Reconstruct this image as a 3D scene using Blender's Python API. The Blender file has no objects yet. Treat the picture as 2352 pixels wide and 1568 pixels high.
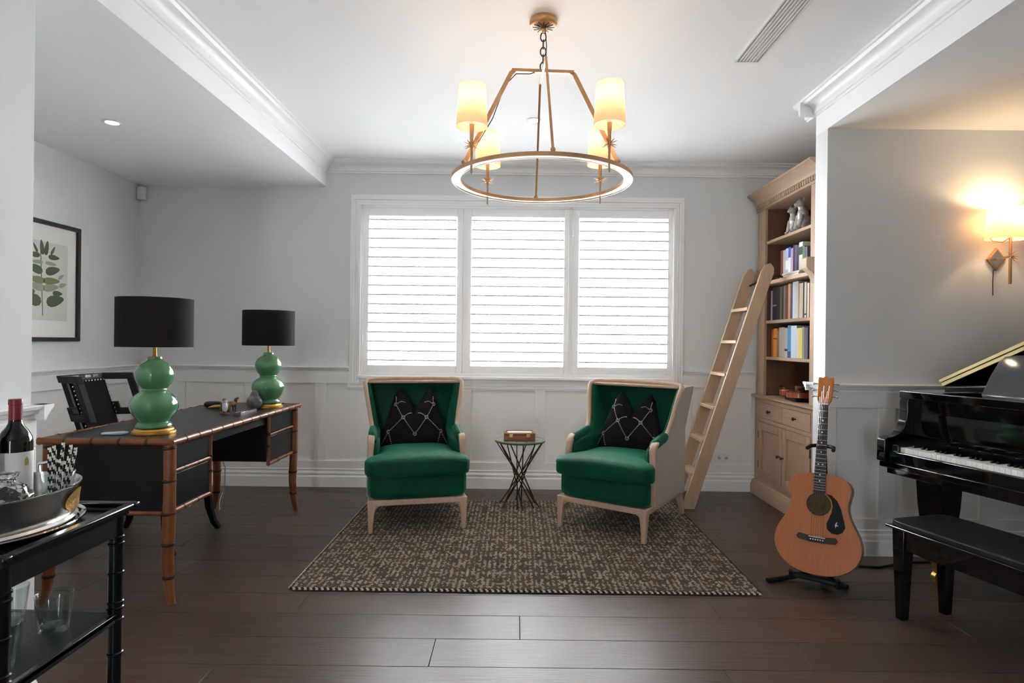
import bpy, bmesh, math, random
import numpy as np
from math import sin, cos, pi, radians, sqrt
from mathutils import Vector, Matrix
random.seed(7)
SC = bpy.context.scene
COL = SC.collection

# ------------------------------------------------------------------ camera, sky, exposure
cam_d = bpy.data.cameras.new('camera')
cam_d.sensor_width = 36.0
cam_d.lens = 1400.0 / 2352.0 * 36.0
cam_d.shift_x = -10.0 / 2352.0
cam_d.clip_start = 0.05
cam = bpy.data.objects.new('camera', cam_d)
COL.objects.link(cam)
cam.location = (0, 0, 1.22)
cam.rotation_euler = (radians(90), radians(-0.65), 0)
SC.camera = cam

world = bpy.data.worlds.new('sky')
SC.world = world
world.use_nodes = True
bg = world.node_tree.nodes['Background']
bg.inputs['Color'].default_value = (0.93, 0.97, 1.0, 1)
bg.inputs['Strength'].default_value = 12.0

SC.view_settings.view_transform = 'Standard'
SC.view_settings.look = 'None'
SC.view_settings.gamma = 1.0
SC.view_settings.use_curve_mapping = False
SC.view_settings.exposure = 1.33
SC.cycles.max_bounces = 16
SC.cycles.diffuse_bounces = 10


sun_d = bpy.data.lights.new('sun', 'SUN')
sun_d.energy = 90.0
sun_d.angle = radians(2)
sun_d.color = (1, .98, .96)
sun = bpy.data.objects.new('sun', sun_d)
COL.objects.link(sun)
sun.location = (8, 2, 12)
sun.rotation_euler = Vector((-.62, .16, -.77)).to_track_quat('-Z', 'Y').to_euler()


def portal(name, loc, rot, sx, sy):
    d = bpy.data.lights.new(name, 'AREA')
    d.shape = 'RECTANGLE'
    d.size, d.size_y = sx, sy
    d.cycles.is_portal = True
    o = bpy.data.objects.new(name, d)
    COL.objects.link(o)
    o.location, o.rotation_euler = loc, rot


portal('rear_fill', (-.75, -3.3, 1.05), (radians(90), 0, 0), .3, 2.1)  # sampling portal for the unseen rear slot added for fill light
portal('window_daylight', (0, 5.30, 1.63), (radians(-90), 0, 0), 2.7, 1.5)


# ------------------------------------------------------------------ materials
def srgb(r, g, b):
    f = lambda c: (c / 255 / 12.92) if c / 255 <= .04045 else ((c / 255 + .055) / 1.055) ** 2.4
    return (f(r), f(g), f(b), 1)


MATS = {}


def mat(name, col=(200, 200, 200), rough=.5, metal=0., spec=.5, var=None, bump=None, stretch=(1, 1, 1), coat=0., sheen=0.,
        emit=None, trans=0., ior=1.45, obj_random=0., coord='Object'):
    """var=(scale, rgb2, contrast) mixes a second colour by noise; bump=(scale, strength)"""
    if name in MATS:
        return MATS[name]
    m = bpy.data.materials.new(name)
    m.use_nodes = True
    nt = m.node_tree
    p = nt.nodes['Principled BSDF']
    c1 = srgb(*col)
    p.inputs['Base Color'].default_value = c1
    p.inputs['Roughness'].default_value = rough
    p.inputs['Metallic'].default_value = metal
    p.inputs['Specular IOR Level'].default_value = spec
    p.inputs['Coat Weight'].default_value = coat
    p.inputs['Coat Roughness'].default_value = .05
    p.inputs['Sheen Weight'].default_value = sheen
    p.inputs['Transmission Weight'].default_value = trans
    p.inputs['IOR'].default_value = ior
    if emit:
        p.inputs['Emission Color'].default_value = srgb(*emit[0])
        p.inputs['Emission Strength'].default_value = emit[1]
    if var or bump:
        tc = nt.nodes.new('ShaderNodeTexCoord')
        mp = nt.nodes.new('ShaderNodeMapping')
        mp.inputs['Scale'].default_value = stretch
        if obj_random:
            oi = nt.nodes.new('ShaderNodeObjectInfo')
            mu = nt.nodes.new('ShaderNodeMath'); mu.operation = 'MULTIPLY'; mu.inputs[1].default_value = 37.
            nt.links.new(oi.outputs['Random'], mu.inputs[0])
            nt.links.new(mu.outputs[0], mp.inputs['Location'])
        nt.links.new(tc.outputs[coord], mp.inputs['Vector'])
    if var:
        nz = nt.nodes.new('ShaderNodeTexNoise')
        nz.inputs['Scale'].default_value = var[0]
        nz.inputs['Detail'].default_value = 5
        nt.links.new(mp.outputs[0], nz.inputs['Vector'])
        rp = nt.nodes.new('ShaderNodeValToRGB')
        k = .5 * (1 - var[2])
        rp.color_ramp.elements[0].position = k
        rp.color_ramp.elements[1].position = 1 - k
        rp.color_ramp.elements[0].color = c1
        rp.color_ramp.elements[1].color = srgb(*var[1])
        nt.links.new(nz.outputs['Fac'], rp.inputs['Fac'])
        last = rp.outputs['Color']
        if obj_random:
            hs = nt.nodes.new('ShaderNodeHueSaturation')
            mr = nt.nodes.new('ShaderNodeMapRange')
            mr.inputs['To Min'].default_value = 1 - obj_random
            mr.inputs['To Max'].default_value = 1 + obj_random
            nt.links.new(oi.outputs['Random'], mr.inputs['Value'])
            nt.links.new(mr.outputs[0], hs.inputs['Value'])
            nt.links.new(last, hs.inputs['Color'])
            last = hs.outputs['Color']
        nt.links.new(last, p.inputs['Base Color'])
    if bump:
        nb = nt.nodes.new('ShaderNodeTexNoise')
        nb.inputs['Scale'].default_value = bump[0]
        nb.inputs['Detail'].default_value = 4
        nt.links.new(mp.outputs[0], nb.inputs['Vector'])
        b = nt.nodes.new('ShaderNodeBump')
        b.inputs['Strength'].default_value = bump[1]
        b.inputs['Distance'].default_value = .004
        nt.links.new(nb.outputs['Fac'], b.inputs['Height'])
        nt.links.new(b.outputs[0], p.inputs['Normal'])
    MATS[name] = m
    return m


def mat_thin_glass(name, tint=(255, 255, 255)):
    m = bpy.data.materials.new(name)
    m.use_nodes = True
    nt = m.node_tree
    nt.nodes.remove(nt.nodes['Principled BSDF'])
    out = nt.nodes['Material Output']
    tr = nt.nodes.new('ShaderNodeBsdfTransparent'); tr.inputs[0].default_value = srgb(*tint)
    gl = nt.nodes.new('ShaderNodeBsdfGlossy'); gl.inputs['Roughness'].default_value = .02
    lw = nt.nodes.new('ShaderNodeLayerWeight'); lw.inputs[0].default_value = .5
    pw = nt.nodes.new('ShaderNodeMath'); pw.operation = 'POWER'; pw.inputs[1].default_value = 4.0
    fr = nt.nodes.new('ShaderNodeMath'); fr.operation = 'MULTIPLY_ADD'; fr.inputs[1].default_value = .75; fr.inputs[2].default_value = .04
    nt.links.new(lw.outputs['Facing'], pw.inputs[0]); nt.links.new(pw.outputs[0], fr.inputs[0])
    mx = nt.nodes.new('ShaderNodeMixShader')
    nt.links.new(fr.outputs[0], mx.inputs[0]); nt.links.new(tr.outputs[0], mx.inputs[1]); nt.links.new(gl.outputs[0], mx.inputs[2])
    nt.links.new(mx.outputs[0], out.inputs['Surface'])
    return m


def mat_shade(name, col, trans_col):
    """lamp shade cloth: diffuse plus translucent"""
    m = bpy.data.materials.new(name)
    m.use_nodes = True
    nt = m.node_tree
    nt.nodes.remove(nt.nodes['Principled BSDF'])
    out = nt.nodes['Material Output']
    d = nt.nodes.new('ShaderNodeBsdfDiffuse'); d.inputs[0].default_value = srgb(*col)
    t = nt.nodes.new('ShaderNodeBsdfTranslucent'); t.inputs[0].default_value = srgb(*trans_col)
    mx = nt.nodes.new('ShaderNodeMixShader'); mx.inputs[0].default_value = .55
    nt.links.new(d.outputs[0], mx.inputs[1]); nt.links.new(t.outputs[0], mx.inputs[2])
    nt.links.new(mx.outputs[0], out.inputs['Surface'])
    return m


def mat_attr(name, rough=.9):
    m = bpy.data.materials.new(name)
    m.use_nodes = True
    nt = m.node_tree
    p = nt.nodes['Principled BSDF']
    p.inputs['Roughness'].default_value = rough
    p.inputs['Specular IOR Level'].default_value = .15
    a = nt.nodes.new('ShaderNodeAttribute'); a.attribute_name = 'yarn'
    nt.links.new(a.outputs['Color'], p.inputs['Base Color'])
    return m


M_WALL = mat('wall_paint', (219, 221, 222), .75, spec=.2, bump=(90, .04))
M_CEIL = mat('ceiling_paint', (242, 243, 244), .8, spec=.2, bump=(90, .03))
M_TRIM = mat('trim_paint', (240, 240, 240), .38, spec=.4)
M_WAINS = mat('wainscot_paint', (234, 233, 232), .42, spec=.4)
M_SHUT = mat('shutter_paint', (238, 238, 238), .4, spec=.4)
M_PLANK = mat('dark_oak', (58, 43, 37), .34, spec=.45, var=(5, (86, 68, 60), .7), bump=(9, .22), stretch=(.9, 14, 14), obj_random=.16)
M_SUB = mat('subfloor', (30, 26, 24), .9)
M_BLIND = mat('outdoor_paving', (196, 197, 198), .9, var=(3, (178, 179, 180), .5))
M_GLASSPANE = mat_thin_glass('window_glass')
M_OAK = mat('limed_oak', (180, 154, 130), .55, var=(6, (160, 132, 108), .8), bump=(14, .12), stretch=(9, 9, 1))
M_OAKH = mat('limed_oak_horizontal', (180, 154, 130), .55, var=(6, (160, 132, 108), .8), bump=(14, .12), stretch=(9, 1, 9))
M_CHAIRWOOD = mat('washed_beech', (198, 172, 152), .5, var=(10, (176, 146, 124), .7), bump=(20, .1), stretch=(3, 3, 1))
M_LADDER = mat('ladder_oak', (186, 158, 130), .5, var=(6, (166, 136, 108), .8), stretch=(6, 6, 1))
M_VELVET = mat('green_velvet', (3, 78, 53), .6, spec=.2, sheen=.25, var=(7, (1, 56, 38), .6), bump=(26, .12))
M_VELVET.node_tree.nodes['Principled BSDF'].inputs['Sheen Tint'].default_value = (.15, .75, .5, 1)
M_LINEN = mat('oatmeal_linen', (188, 180, 172), .9, spec=.1, bump=(400, .25))
M_PILLOW = mat('black_cotton', (26, 23, 26), .85, spec=.15, bump=(300, .2))
M_STITCH = mat('silver_thread', (205, 200, 200), .6)
M_BLACK = mat('black_lacquer', (15, 15, 16), .22, spec=.5)
M_BLACKSATIN = mat('black_satin_paint', (13, 13, 14), .4, spec=.3)
M_PIANO = mat('piano_lacquer', (6, 6, 7), .05, spec=.55, coat=.6)
M_LEATHER = mat('black_leather', (24, 22, 22), .38, spec=.5, bump=(160, .2))
M_DESKTOP = mat('desk_leather', (28, 25, 25), .3, spec=.5, bump=(220, .12))
M_BAMBOO = mat('bamboo', (148, 88, 50), .35, spec=.5, var=(14, (84, 44, 24), .9), stretch=(1, 1, 1))
M_BAMBOOD = mat('bamboo_node', (48, 24, 14), .4)
M_GREENGLAZE = mat('green_glaze', (84, 138, 98), .08, spec=.6, coat=.5, var=(4, (72, 126, 86), .5))
M_GOLDLEAF = mat('gold_leaf', (214, 166, 84), .35, metal=.85, var=(9, (190, 138, 62), .6))
M_BRASS = mat('antique_brass', (208, 168, 126), .42, metal=.65, var=(12, (182, 140, 98), .5))
M_BRASSLT = mat('polished_brass', (226, 186, 104), .22, metal=1.)
M_BRONZE = mat('dark_bronze', (92, 70, 52), .42, metal=.8, var=(20, (64, 46, 34), .6))
M_LAMPSHADE = mat('charcoal_shade', (34, 30, 32), .9, spec=.1, bump=(420, .2))
M_LAMPLINING = mat('gold_lining', (196, 160, 96), .4, metal=.6)
M_SHADE = mat_shade('ivory_shade', (240, 230, 214), (250, 232, 208))
M_BULB = mat('warm_bulb', (255, 235, 200), .5, emit=((255, 214, 150), 5.))
M_DOWNL = mat('downlight_lens', (255, 245, 230), .5, emit=((255, 226, 186), 20.))
M_RINGWHITE = mat('ring_white', (238, 238, 240), .35)
M_SILVER = mat('silver_plate', (224, 222, 218), .16, metal=.95, bump=(14, .05))
M_GLASS = mat('clear_glass', (250, 252, 252), .0, spec=.5, trans=1., ior=1.45)
M_THIN = mat_thin_glass('thin_glass', (244, 248, 248))
M_BOTTLE = mat('dark_bottle_glass', (18, 16, 14), .06, spec=.6)
M_FOIL = mat('red_foil', (128, 34, 46), .35, spec=.5)
M_PAPER = mat('paper_white', (232, 230, 226), .8)
M_PAGES = mat('book_pages', (222, 214, 196), .9, bump=(300, .15), stretch=(1, 8, 1))
M_DARKWOOD = mat('dark_brown_frame', (46, 32, 32), .4)
M_MAT = mat('mount_board', (226, 226, 222), .9)
M_SHEET = mat('print_paper', (206, 205, 198), .9)
M_GUITARTOP = mat('cedar_top', (190, 116, 66), .28, spec=.5, coat=.3, var=(7, (172, 98, 52), .6), stretch=(30, 1, 1))
M_GUITARSIDE = mat('blackwood_side', (104, 66, 40), .3, coat=.3, var=(8, (80, 48, 28), .6), stretch=(6, 6, 2))
M_HEADSTOCK = mat('headstock_wood', (206, 134, 68), .35, var=(16, (180, 104, 48), .6), stretch=(6, 1, 1))
M_FRETB = mat('rosewood', (58, 44, 42), .5, var=(14, (44, 32, 30), .6), stretch=(6, 1, 1))
M_IVORY = mat('ivory_white', (238, 236, 230), .25)
M_STEEL = mat('steel', (196, 196, 196), .25, metal=1.)
M_RUBBER = mat('black_rubber', (16, 16, 17), .6)
M_VIOLIN = mat('violin_varnish', (160, 74, 36), .18, coat=.5, var=(8, (116, 44, 20), .8), stretch=(2, 8, 1))
M_SILVERFIG = mat('antique_silver', (214, 210, 206), .38, metal=.35, var=(22, (150, 146, 143), .9))
M_BOXWOOD = mat('box_leather', (140, 84, 42), .4, var=(14, (112, 62, 30), .6))
M_PLASTIC = mat('white_plastic', (228, 228, 226), .4)
M_VENTDARK = mat('vent_dark', (60, 62, 64), .7)
M_MIRROR = mat('mirror', (200, 198, 194), .04, metal=1.)
M_RUGBASE = mat('rug_base', (50, 42, 38), .95)
M_YARN = mat_attr('rug_yarn')


# ------------------------------------------------------------------ mesh builder
class MB:
    def __init__(s):
        s.v, s.f, s.m, s.mi = [], [], [], 0

    def add(s, vs, fs):
        n = len(s.v)
        s.v += [tuple(p) for p in vs]
        for f in fs:
            s.f.append(tuple(i + n for i in f)); s.m.append(s.mi)
        return s

    def box(s, x0, x1, y0, y1, z0, z1):
        vs = [(x, y, z) for z in (z0, z1) for y in (y0, y1) for x in (x0, x1)]
        return s.add(vs, [(0, 2, 3, 1), (4, 5, 7, 6), (0, 1, 5, 4), (2, 6, 7, 3), (0, 4, 6, 2), (1, 3, 7, 5)])

    def prism(s, poly, axis, a0, a1):
        """poly: 2-D points in the two other axes, in cyclic order (x:(y,z) y:(x,z) z:(x,y))"""
        n = len(poly)
        def mk(p, a):
            return (a, p[0], p[1]) if axis == 'x' else (p[0], a, p[1]) if axis == 'y' else (p[0], p[1], a)
        vs = [mk(p, a0) for p in poly] + [mk(p, a1) for p in poly]
        return s.add(vs, [tuple(range(n))[::-1], tuple(range(n, 2 * n))] + [(i, (i + 1) % n, n + (i + 1) % n, n + i) for i in range(n)])

    def loft(s, rings, cap=True, closed=True):
        n = len(rings[0])
        vs = [p for r in rings for p in r]
        fs = []
        for k in range(len(rings) - 1):
            for i in range(n if closed else n - 1):
                j = (i + 1) % n
                fs.append((k * n + i, k * n + j, (k + 1) * n + j, (k + 1) * n + i))
        if cap:
            fs.append(tuple(range(n))[::-1]); fs.append(tuple(range((len(rings) - 1) * n, len(rings) * n)))
        return s.add(vs, fs)

    def _frames(s, pts, up=None):
        P = [Vector(p) for p in pts]
        T = []
        for i in range(len(P)):
            a = P[max(i - 1, 0)]; b = P[min(i + 1, len(P) - 1)]
            T.append((b - a).normalized())
        fr = []
        if up is None:
            t = T[0]
            n = Vector((0, 0, 1)) if abs(t.z) < .9 else Vector((1, 0, 0))
            n = (n - t * n.dot(t)).normalized()
            for t in T:
                n = n - t * n.dot(t)
                n = n.normalized() if n.length > 1e-6 else t.orthogonal().normalized()
                fr.append((n, t.cross(n)))
        else:
            u = Vector(up)
            for t in T:
                n = u - t * u.dot(t)
                n = n.normalized() if n.length > 1e-6 else t.orthogonal().normalized()
                fr.append((n, t.cross(n)))
        return P, fr

    def tube(s, pts, r, n=8, cap=True):
        P, fr = s._frames(pts)
        R = r if isinstance(r, (list, tuple)) else [r] * len(P)
        rings = [[tuple(P[k] + fr[k][0] * (R[k] * cos(2 * pi * i / n)) + fr[k][1] * (R[k] * sin(2 * pi * i / n))) for i in range(n)] for k in range(len(P))]
        return s.loft(rings, cap)

    def cyl(s, p0, p1, r0, r1=None, n=16):
        return s.tube([p0, p1], [r0, r0 if r1 is None else r1], n)

    def bar(s, pts, w, t, up=(0, 0, 1)):
        """rectangular section: w along the side direction, t along up"""
        P, fr = s._frames(pts, up)
        W = w if isinstance(w, (list, tuple)) else [w] * len(P)
        H = t if isinstance(t, (list, tuple)) else [t] * len(P)
        rings = [[tuple(P[k] + fr[k][1] * (a * W[k] / 2) + fr[k][0] * (b * H[k] / 2)) for a, b in ((-1, -1), (1, -1), (1, 1), (-1, 1))] for k in range(len(P))]
        return s.loft(rings)

    def sweep(s, prof, pts, up=(0, 0, 1)):
        """closed 2-D profile (side, up) along a path"""
        P, fr = s._frames(pts, up)
        return s.loft([[tuple(P[k] + fr[k][1] * a + fr[k][0] * b) for a, b in prof] for k in range(len(P))])

    def lathe(s, prof, n=32, c=(0, 0, 0), sx=1., sy=1.):
        rings = [[(c[0] + r * sx * cos(2 * pi * i / n), c[1] + r * sy * sin(2 * pi * i / n), c[2] + z) for i in range(n)] for r, z in prof]
        return s.loft(rings)

    def ell(s, c, r, nu=14, nv=9):
        prof = [(max(1e-4, sin(pi * k / (nv - 1))), -cos(pi * k / (nv - 1))) for k in range(nv)]
        rings = [[(c[0] + a * r[0] * cos(2 * pi * i / nu), c[1] + a * r[1] * sin(2 * pi * i / nu), c[2] + b * r[2]) for i in range(nu)] for a, b in prof]
        return s.loft(rings)

    def sbox(s, c, h, e=5., n=10, fn=None):
        """super-ellipsoid cushion; h half sizes"""
        for ax in range(3):
            for sg in (-1, 1):
                vs, fs = [], []
                for i in range(n + 1):
                    for j in range(n + 1):
                        a = sin((i / n - .5) * pi / 2 * .999) / sin(pi / 4); b = sin((j / n - .5) * pi / 2 * .999) / sin(pi / 4)
                        d = [0, 0, 0]
                        d[ax] = sg; d[(ax + 1) % 3] = a * sg; d[(ax + 2) % 3] = b
                        k = (abs(d[0]) ** e + abs(d[1]) ** e + abs(d[2]) ** e) ** (-1 / e)
                        p = [c[q] + d[q] * k * h[q] for q in range(3)]
                        vs.append(fn(*p) if fn else tuple(p))
                for i in range(n):
                    for j in range(n):
                        fs.append((i * (n + 1) + j, (i + 1) * (n + 1) + j, (i + 1) * (n + 1) + j + 1, i * (n + 1) + j + 1))
                s.add(vs, fs)
        return s

    def grid(s, fn, nu, nv):
        vs = [fn(i / nu, j / nv) for i in range(nu + 1) for j in range(nv + 1)]
        fs = [(i * (nv + 1) + j, (i + 1) * (nv + 1) + j, (i + 1) * (nv + 1) + j + 1, i * (nv + 1) + j + 1) for i in range(nu) for j in range(nv)]
        return s.add(vs, fs)

    def xf(s, mtx, start=0):
        for i in range(start, len(s.v)):
            s.v[i] = tuple(mtx @ Vector(s.v[i]))
        return s

    def build(s, name, mats, parent=None, off=None, bevel=0., smooth=38, seg=2, merge=False):
        me = bpy.data.meshes.new(name)
        vs = s.v if off is None else [(p[0] - off[0], p[1] - off[1], p[2] - off[2]) for p in s.v]
        me.from_pydata(vs, [], s.f)
        mats = mats if isinstance(mats, (list, tuple)) else [mats]
        for m in mats:
            me.materials.append(m)
        if len(mats) > 1:
            me.polygons.foreach_set('material_index', s.m)
        bm = bmesh.new(); bm.from_mesh(me)
        if merge:
            bmesh.ops.remove_doubles(bm, verts=bm.verts, dist=1e-5)
        bmesh.ops.recalc_face_normals(bm, faces=bm.faces)
        bm.to_mesh(me); bm.free()
        if smooth:
            me.polygons.foreach_set('use_smooth', [True] * len(me.polygons))
            me.set_sharp_from_angle(angle=radians(smooth))
        me.update()
        o = bpy.data.objects.new(name, me)
        COL.objects.link(o)
        if parent is not None:
            o.parent = parent
        if bevel:
            b = o.modifiers.new('edge', 'BEVEL')
            b.width = bevel; b.segments = seg; b.limit_method = 'ANGLE'; b.angle_limit = radians(40)
        return o


def tag(o, label=None, cat=None, group=None, kind=None):
    if label: o['label'] = label
    if cat: o['category'] = cat
    if group: o['group'] = group
    if kind: o['kind'] = kind
    return o


def thing(name, loc, rz=0., label=None, cat=None, group=None):
    o = bpy.data.objects.new(name, None)
    o.empty_display_size = .05
    COL.objects.link(o)
    o.location = loc; o.rotation_euler = (0, 0, rz)
    return tag(o, label, cat, group)


def struct(o):
    o['kind'] = 'structure'
    return o


def light_point(name, loc, watts, col, r=.03, parent=None):
    d = bpy.data.lights.new(name, 'POINT')
    d.energy = watts; d.color = col; d.shadow_soft_size = r
    o = bpy.data.objects.new(name, d)
    COL.objects.link(o); o.location = loc
    if parent: o.parent = parent
    return o


def arc(cx, cy, r, a0, a1, n):
    return [(cx + r * cos(radians(a0 + (a1 - a0) * i / n)), cy + r * sin(radians(a0 + (a1 - a0) * i / n))) for i in range(n + 1)]


def smooth01(t):
    t = min(1, max(0, t)); return t * t * (3 - 2 * t)


def lerp(a, b, t): return a + (b - a) * t


def interp(x, xs, ys):
    return float(np.interp(x, xs, ys))


def smooth_interp(x, xs, ys):
    """monotone-ish cubic (Catmull-Rom) through the points"""
    k = max(0, min(len(xs) - 2, int(np.searchsorted(xs, x)) - 1))
    h = xs[k + 1] - xs[k]; t = (x - xs[k]) / h
    m = []
    for i in (k, k + 1):
        a, b = max(0, i - 1), min(len(xs) - 1, i + 1)
        m.append((ys[b] - ys[a]) / (xs[b] - xs[a]) * h)
    return (2 * t ** 3 - 3 * t ** 2 + 1) * ys[k] + (t ** 3 - 2 * t ** 2 + t) * m[0] + (-2 * t ** 3 + 3 * t ** 2) * ys[k + 1] + (t ** 3 - t ** 2) * m[1]


# ------------------------------------------------------------------ room shell
BW = 5.07          # back wall plane
XL, XR = -1.59, 1.805   # bulkhead face, beam face
XLW = -3.14        # left wall
YA, YN = 3.56, 3.70     # alcove wall, far face of the same wall
XRW, XREC = 4.2, 2.38
ZC, ZS = 2.70, 2.485
YP = 2.0           # far face of the near left wall
YR = -3.2

fl = struct(MB().box(XLW - .15, XRW + .15, YR - .2, BW + .2, -.12, -.016).build('floor', M_SUB))
tag(fl, 'dark brown timber board floor running across the room', 'floor')
yrow = BW
row = 0
plank_cache = {}
PW = .2145
while yrow > YR + .01:
    y1, y0 = yrow, max(YR, yrow - PW)
    xa = XLW if y0 > YP - .22 else XL
    xb = XREC if y0 >= YN - .08 else XRW
    xs = [xa]
    x = xa + (.55 + .9 * ((row * .618) % 1))
    while x < xb - .45:
        xs.append(x); x += 1.9 if (row + len(xs)) % 3 else 1.45
    xs.append(xb)
    for a, b in zip(xs[:-1], xs[1:]):
        L, Wd = round(b - a, 3), round(y1 - y0, 4)
        if (L, Wd) not in plank_cache:
            q = MB().box(-L / 2 + .0008, L / 2 - .0008, -Wd / 2 + .0008, Wd / 2 - .0008, -.0155, 0)
            o = q.build('plank', M_PLANK, fl, bevel=.0013, seg=1)
            plank_cache[(L, Wd)] = o
        else:
            o = plank_cache[(L, Wd)].copy(); COL.objects.link(o)
        o.location = ((a + b) / 2, (y0 + y1) / 2, 0)
    yrow -= PW; row += 1

struct(MB().box(XL, XREC + .15, YR - .2, BW + .2, ZC, ZC + .12).build('ceiling', M_CEIL))
struct(MB().box(XLW - .15, XL, YP - .02, BW + .2, ZS, ZC + .12).build('ceiling_left', M_CEIL))
struct(MB().box(XR, XRW + .15, YR - .2, YN, ZS, ZC + .12).build('ceiling_right', M_CEIL))
# back wall with window opening
WX0, WX1, WZ0, WZ1 = -1.29, 1.295, .925, 2.33
w = MB()
w.box(XLW - .15, WX0, BW, BW + .2, 0, ZC + .1).box(WX1, XREC + .15, BW, BW + .2, 0, ZC + .1)
w.box(WX0, WX1, BW, BW + .2, 0, WZ0).box(WX0, WX1, BW, BW + .2, WZ1, ZC + .1)
wall_back = struct(w.build('wall_back', M_WALL))
wall_left = struct(MB().box(XLW - .15, XLW, YP - .15, BW, 0, ZC).build('wall_left', M_WALL))
wall_near = struct(MB().box(XLW - .15, XL, YR - .2, YP, 0, ZC + .1).build('wall_entry', M_WALL))
wall_alc = struct(MB().box(XR, XRW + .15, YA, YN, 0, ZS).build('wall_alcove', M_WALL))
wall_right = struct(MB().box(XRW, XRW + .15, YR - .2, YA, 0, ZC).build('wall_right', M_WALL))
wall_rec = struct(MB().box(XREC, XREC + .15, YN, BW, 0, ZC + .1).build('wall_recess', M_WALL))
w = MB()
w.box(XL - .1, -.9, YR - .2, YR, 0, ZC + .1).box(-.6, XRW + .1, YR - .2, YR, 0, ZC + .1).box(-.9, -.6, YR - .2, YR, 2.1, ZC + .1)  # narrow slot is made up, added behind the camera to admit fill light
struct(w.build('wall_rear', M_WALL))
struct(MB().box(-14, 14, BW + .25, 30, -.2, -.1).build('ground_outside', M_BLIND))

# ---- cornice
cprof = [(0, 0), (0, -.098), (.010, -.098), (.012, -.086), (.022, -.083), (.026, -.070)]
cprof += [(.026 + .05 * (1 - cos(radians(a))), -.070 + .042 * sin(radians(a))) for a in (15, 30, 45, 60, 75, 90)]
cprof += [(.080, -.024), (.086, -.014), (.096, -.012), (.098, 0)]


def run(name, prof, p0, p1, mater, parent=None, out=(0, 1)):
    """profile (outwards, up) extruded p0->p1; out = direction away from the wall"""
    rings = []
    for p in (p0, p1):
        rings.append([(p[0] + out[0] * a, p[1] + out[1] * a, p[2] + b) for a, b in prof])
    return MB().loft(rings).build(name, mater, parent, smooth=25)


struct(run('trim_1', cprof, (XL, BW, ZC), (XREC, BW, ZC), M_TRIM, out=(0, -1)))
struct(run('trim_2', cprof, (XL, YR, ZC), (XL, BW, ZC), M_TRIM, out=(1, 0)))
struct(run('trim_3', cprof, (XR, YR, ZC), (XR, YN + .098, ZC), M_TRIM, out=(-1, 0)))
struct(run('trim_4', cprof, (XR - .098, YN, ZC), (XREC, YN, ZC), M_TRIM, out=(0, 1)))

# ---- wainscot: rails, stiles, panels, dado and baseboard for one wall
dprof = [(0, 0), (0, -.050), (.010, -.050), (.014, -.034), (.024, -.030), (.028, -.018), (.040, -.014), (.044, -.004), (.040, 0)]
bprof = [(0, 0), (.032, 0), (.032, .084), (.028, .092), (.024, .094), (.024, .106), (.030, .110), (.028, .120), (.020, .128), (.020, .140), (.026, .146), (.020, .152), (0, .152)]
DZ = .995


def wainscot(wall, n, p0, p1, out, panels, zt=.856, zb=.216, dado=True, cut=None):
    """p0,p1: ends on the wall plane (x,y); panels: list of (s0,s1) distances from p0"""
    d = Vector((p1[0] - p0[0], p1[1] - p0[1])); L = d.length; d.normalize()
    T = .019

    def slab(name, s0, s1, z0, z1, t, m, bev=.003):
        a = Vector(p0) + d * s0; b = Vector(p0) + d * s1
        q = [(a.x, a.y), (b.x, b.y), (b.x + out[0] * t, b.y + out[1] * t), (a.x + out[0] * t, a.y + out[1] * t)]
        return MB().prism(q, 'z', z0, z1).build(name, m, wall, bevel=bev)
    slab('rail', 0, L, zt, DZ - .045, T, M_WAINS)
    slab('rail', 0, L, .145, zb, T, M_WAINS)
    edges = [0] + [e for p in panels for e in p] + [L]
    for a, b in zip(edges[0::2], edges[1::2]):
        if b - a > .004:
            slab('stile', a, b, zb, zt, T, M_WAINS)
    for a, b in panels:
        slab('panel', a, b, zb, zt, .0015, M_WAINS, 0)
    if dado:
        for (c0, c1) in (cut or [(0, L)]):
            a = Vector(p0) + d * c0; b = Vector(p0) + d * c1
            run('dado_rail', dprof, (a.x, a.y, DZ), (b.x, b.y, DZ), M_TRIM, wall, out)
    o = run('baseboard_%d' % n, bprof, (p0[0], p0[1], 0), (p1[0], p1[1], 0), M_TRIM, None, out)
    struct(o)


X0 = XLW
wainscot(wall_back, 1, (XLW, BW), (1.99, BW), (0, -1),
         [(.399, .893), (.98, 1.475), (1.564, 2.08), (2.165, 2.685), (2.773, 3.296), (3.383, 3.906), (3.99, 4.51), (4.601, 5.09)],
         cut=[(0, XL - XLW + .205), (1.39 - XLW, 1.99 - XLW)])
wainscot(wall_left, 2, (XLW, YP), (XLW, BW), (1, 0), [(.1 + k * .595, .595 + k * .595) for k in range(5)])
wainscot(wall_alc, 3, (XR, YA), (XRW, YA), (0, -1), [(.06, .305), (.405, .897), (1.0, 1.5), (1.6, 2.1)])
wainscot(wall_near, 4, (XL, YR), (XL, YP), (1, 0), [(.1 + k * .6, .6 + k * .6) for k in range(8)], cut=[(0, YP - YR + .044)])
wainscot(wall_near, 5, (XLW, YP), (XL, YP), (0, 1), [(.1, .7), (.8, 1.45)], cut=[(0, XL - XLW + .044)])
# nib end (the narrow face of the alcove wall) and its far side
run('dado_rail', dprof, (XR, YA - .044, DZ), (XR, YN + .044, DZ), M_TRIM, wall_alc, (-1, 0))
run('dado_rail', dprof, (XR - .044, YN, DZ), (XREC, YN, DZ), M_TRIM, wall_alc, (0, 1))
struct(run('baseboard_6', bprof, (XR, YA - .02, 0), (XR, YN + .02, 0), M_TRIM, None, (-1, 0)))

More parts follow.
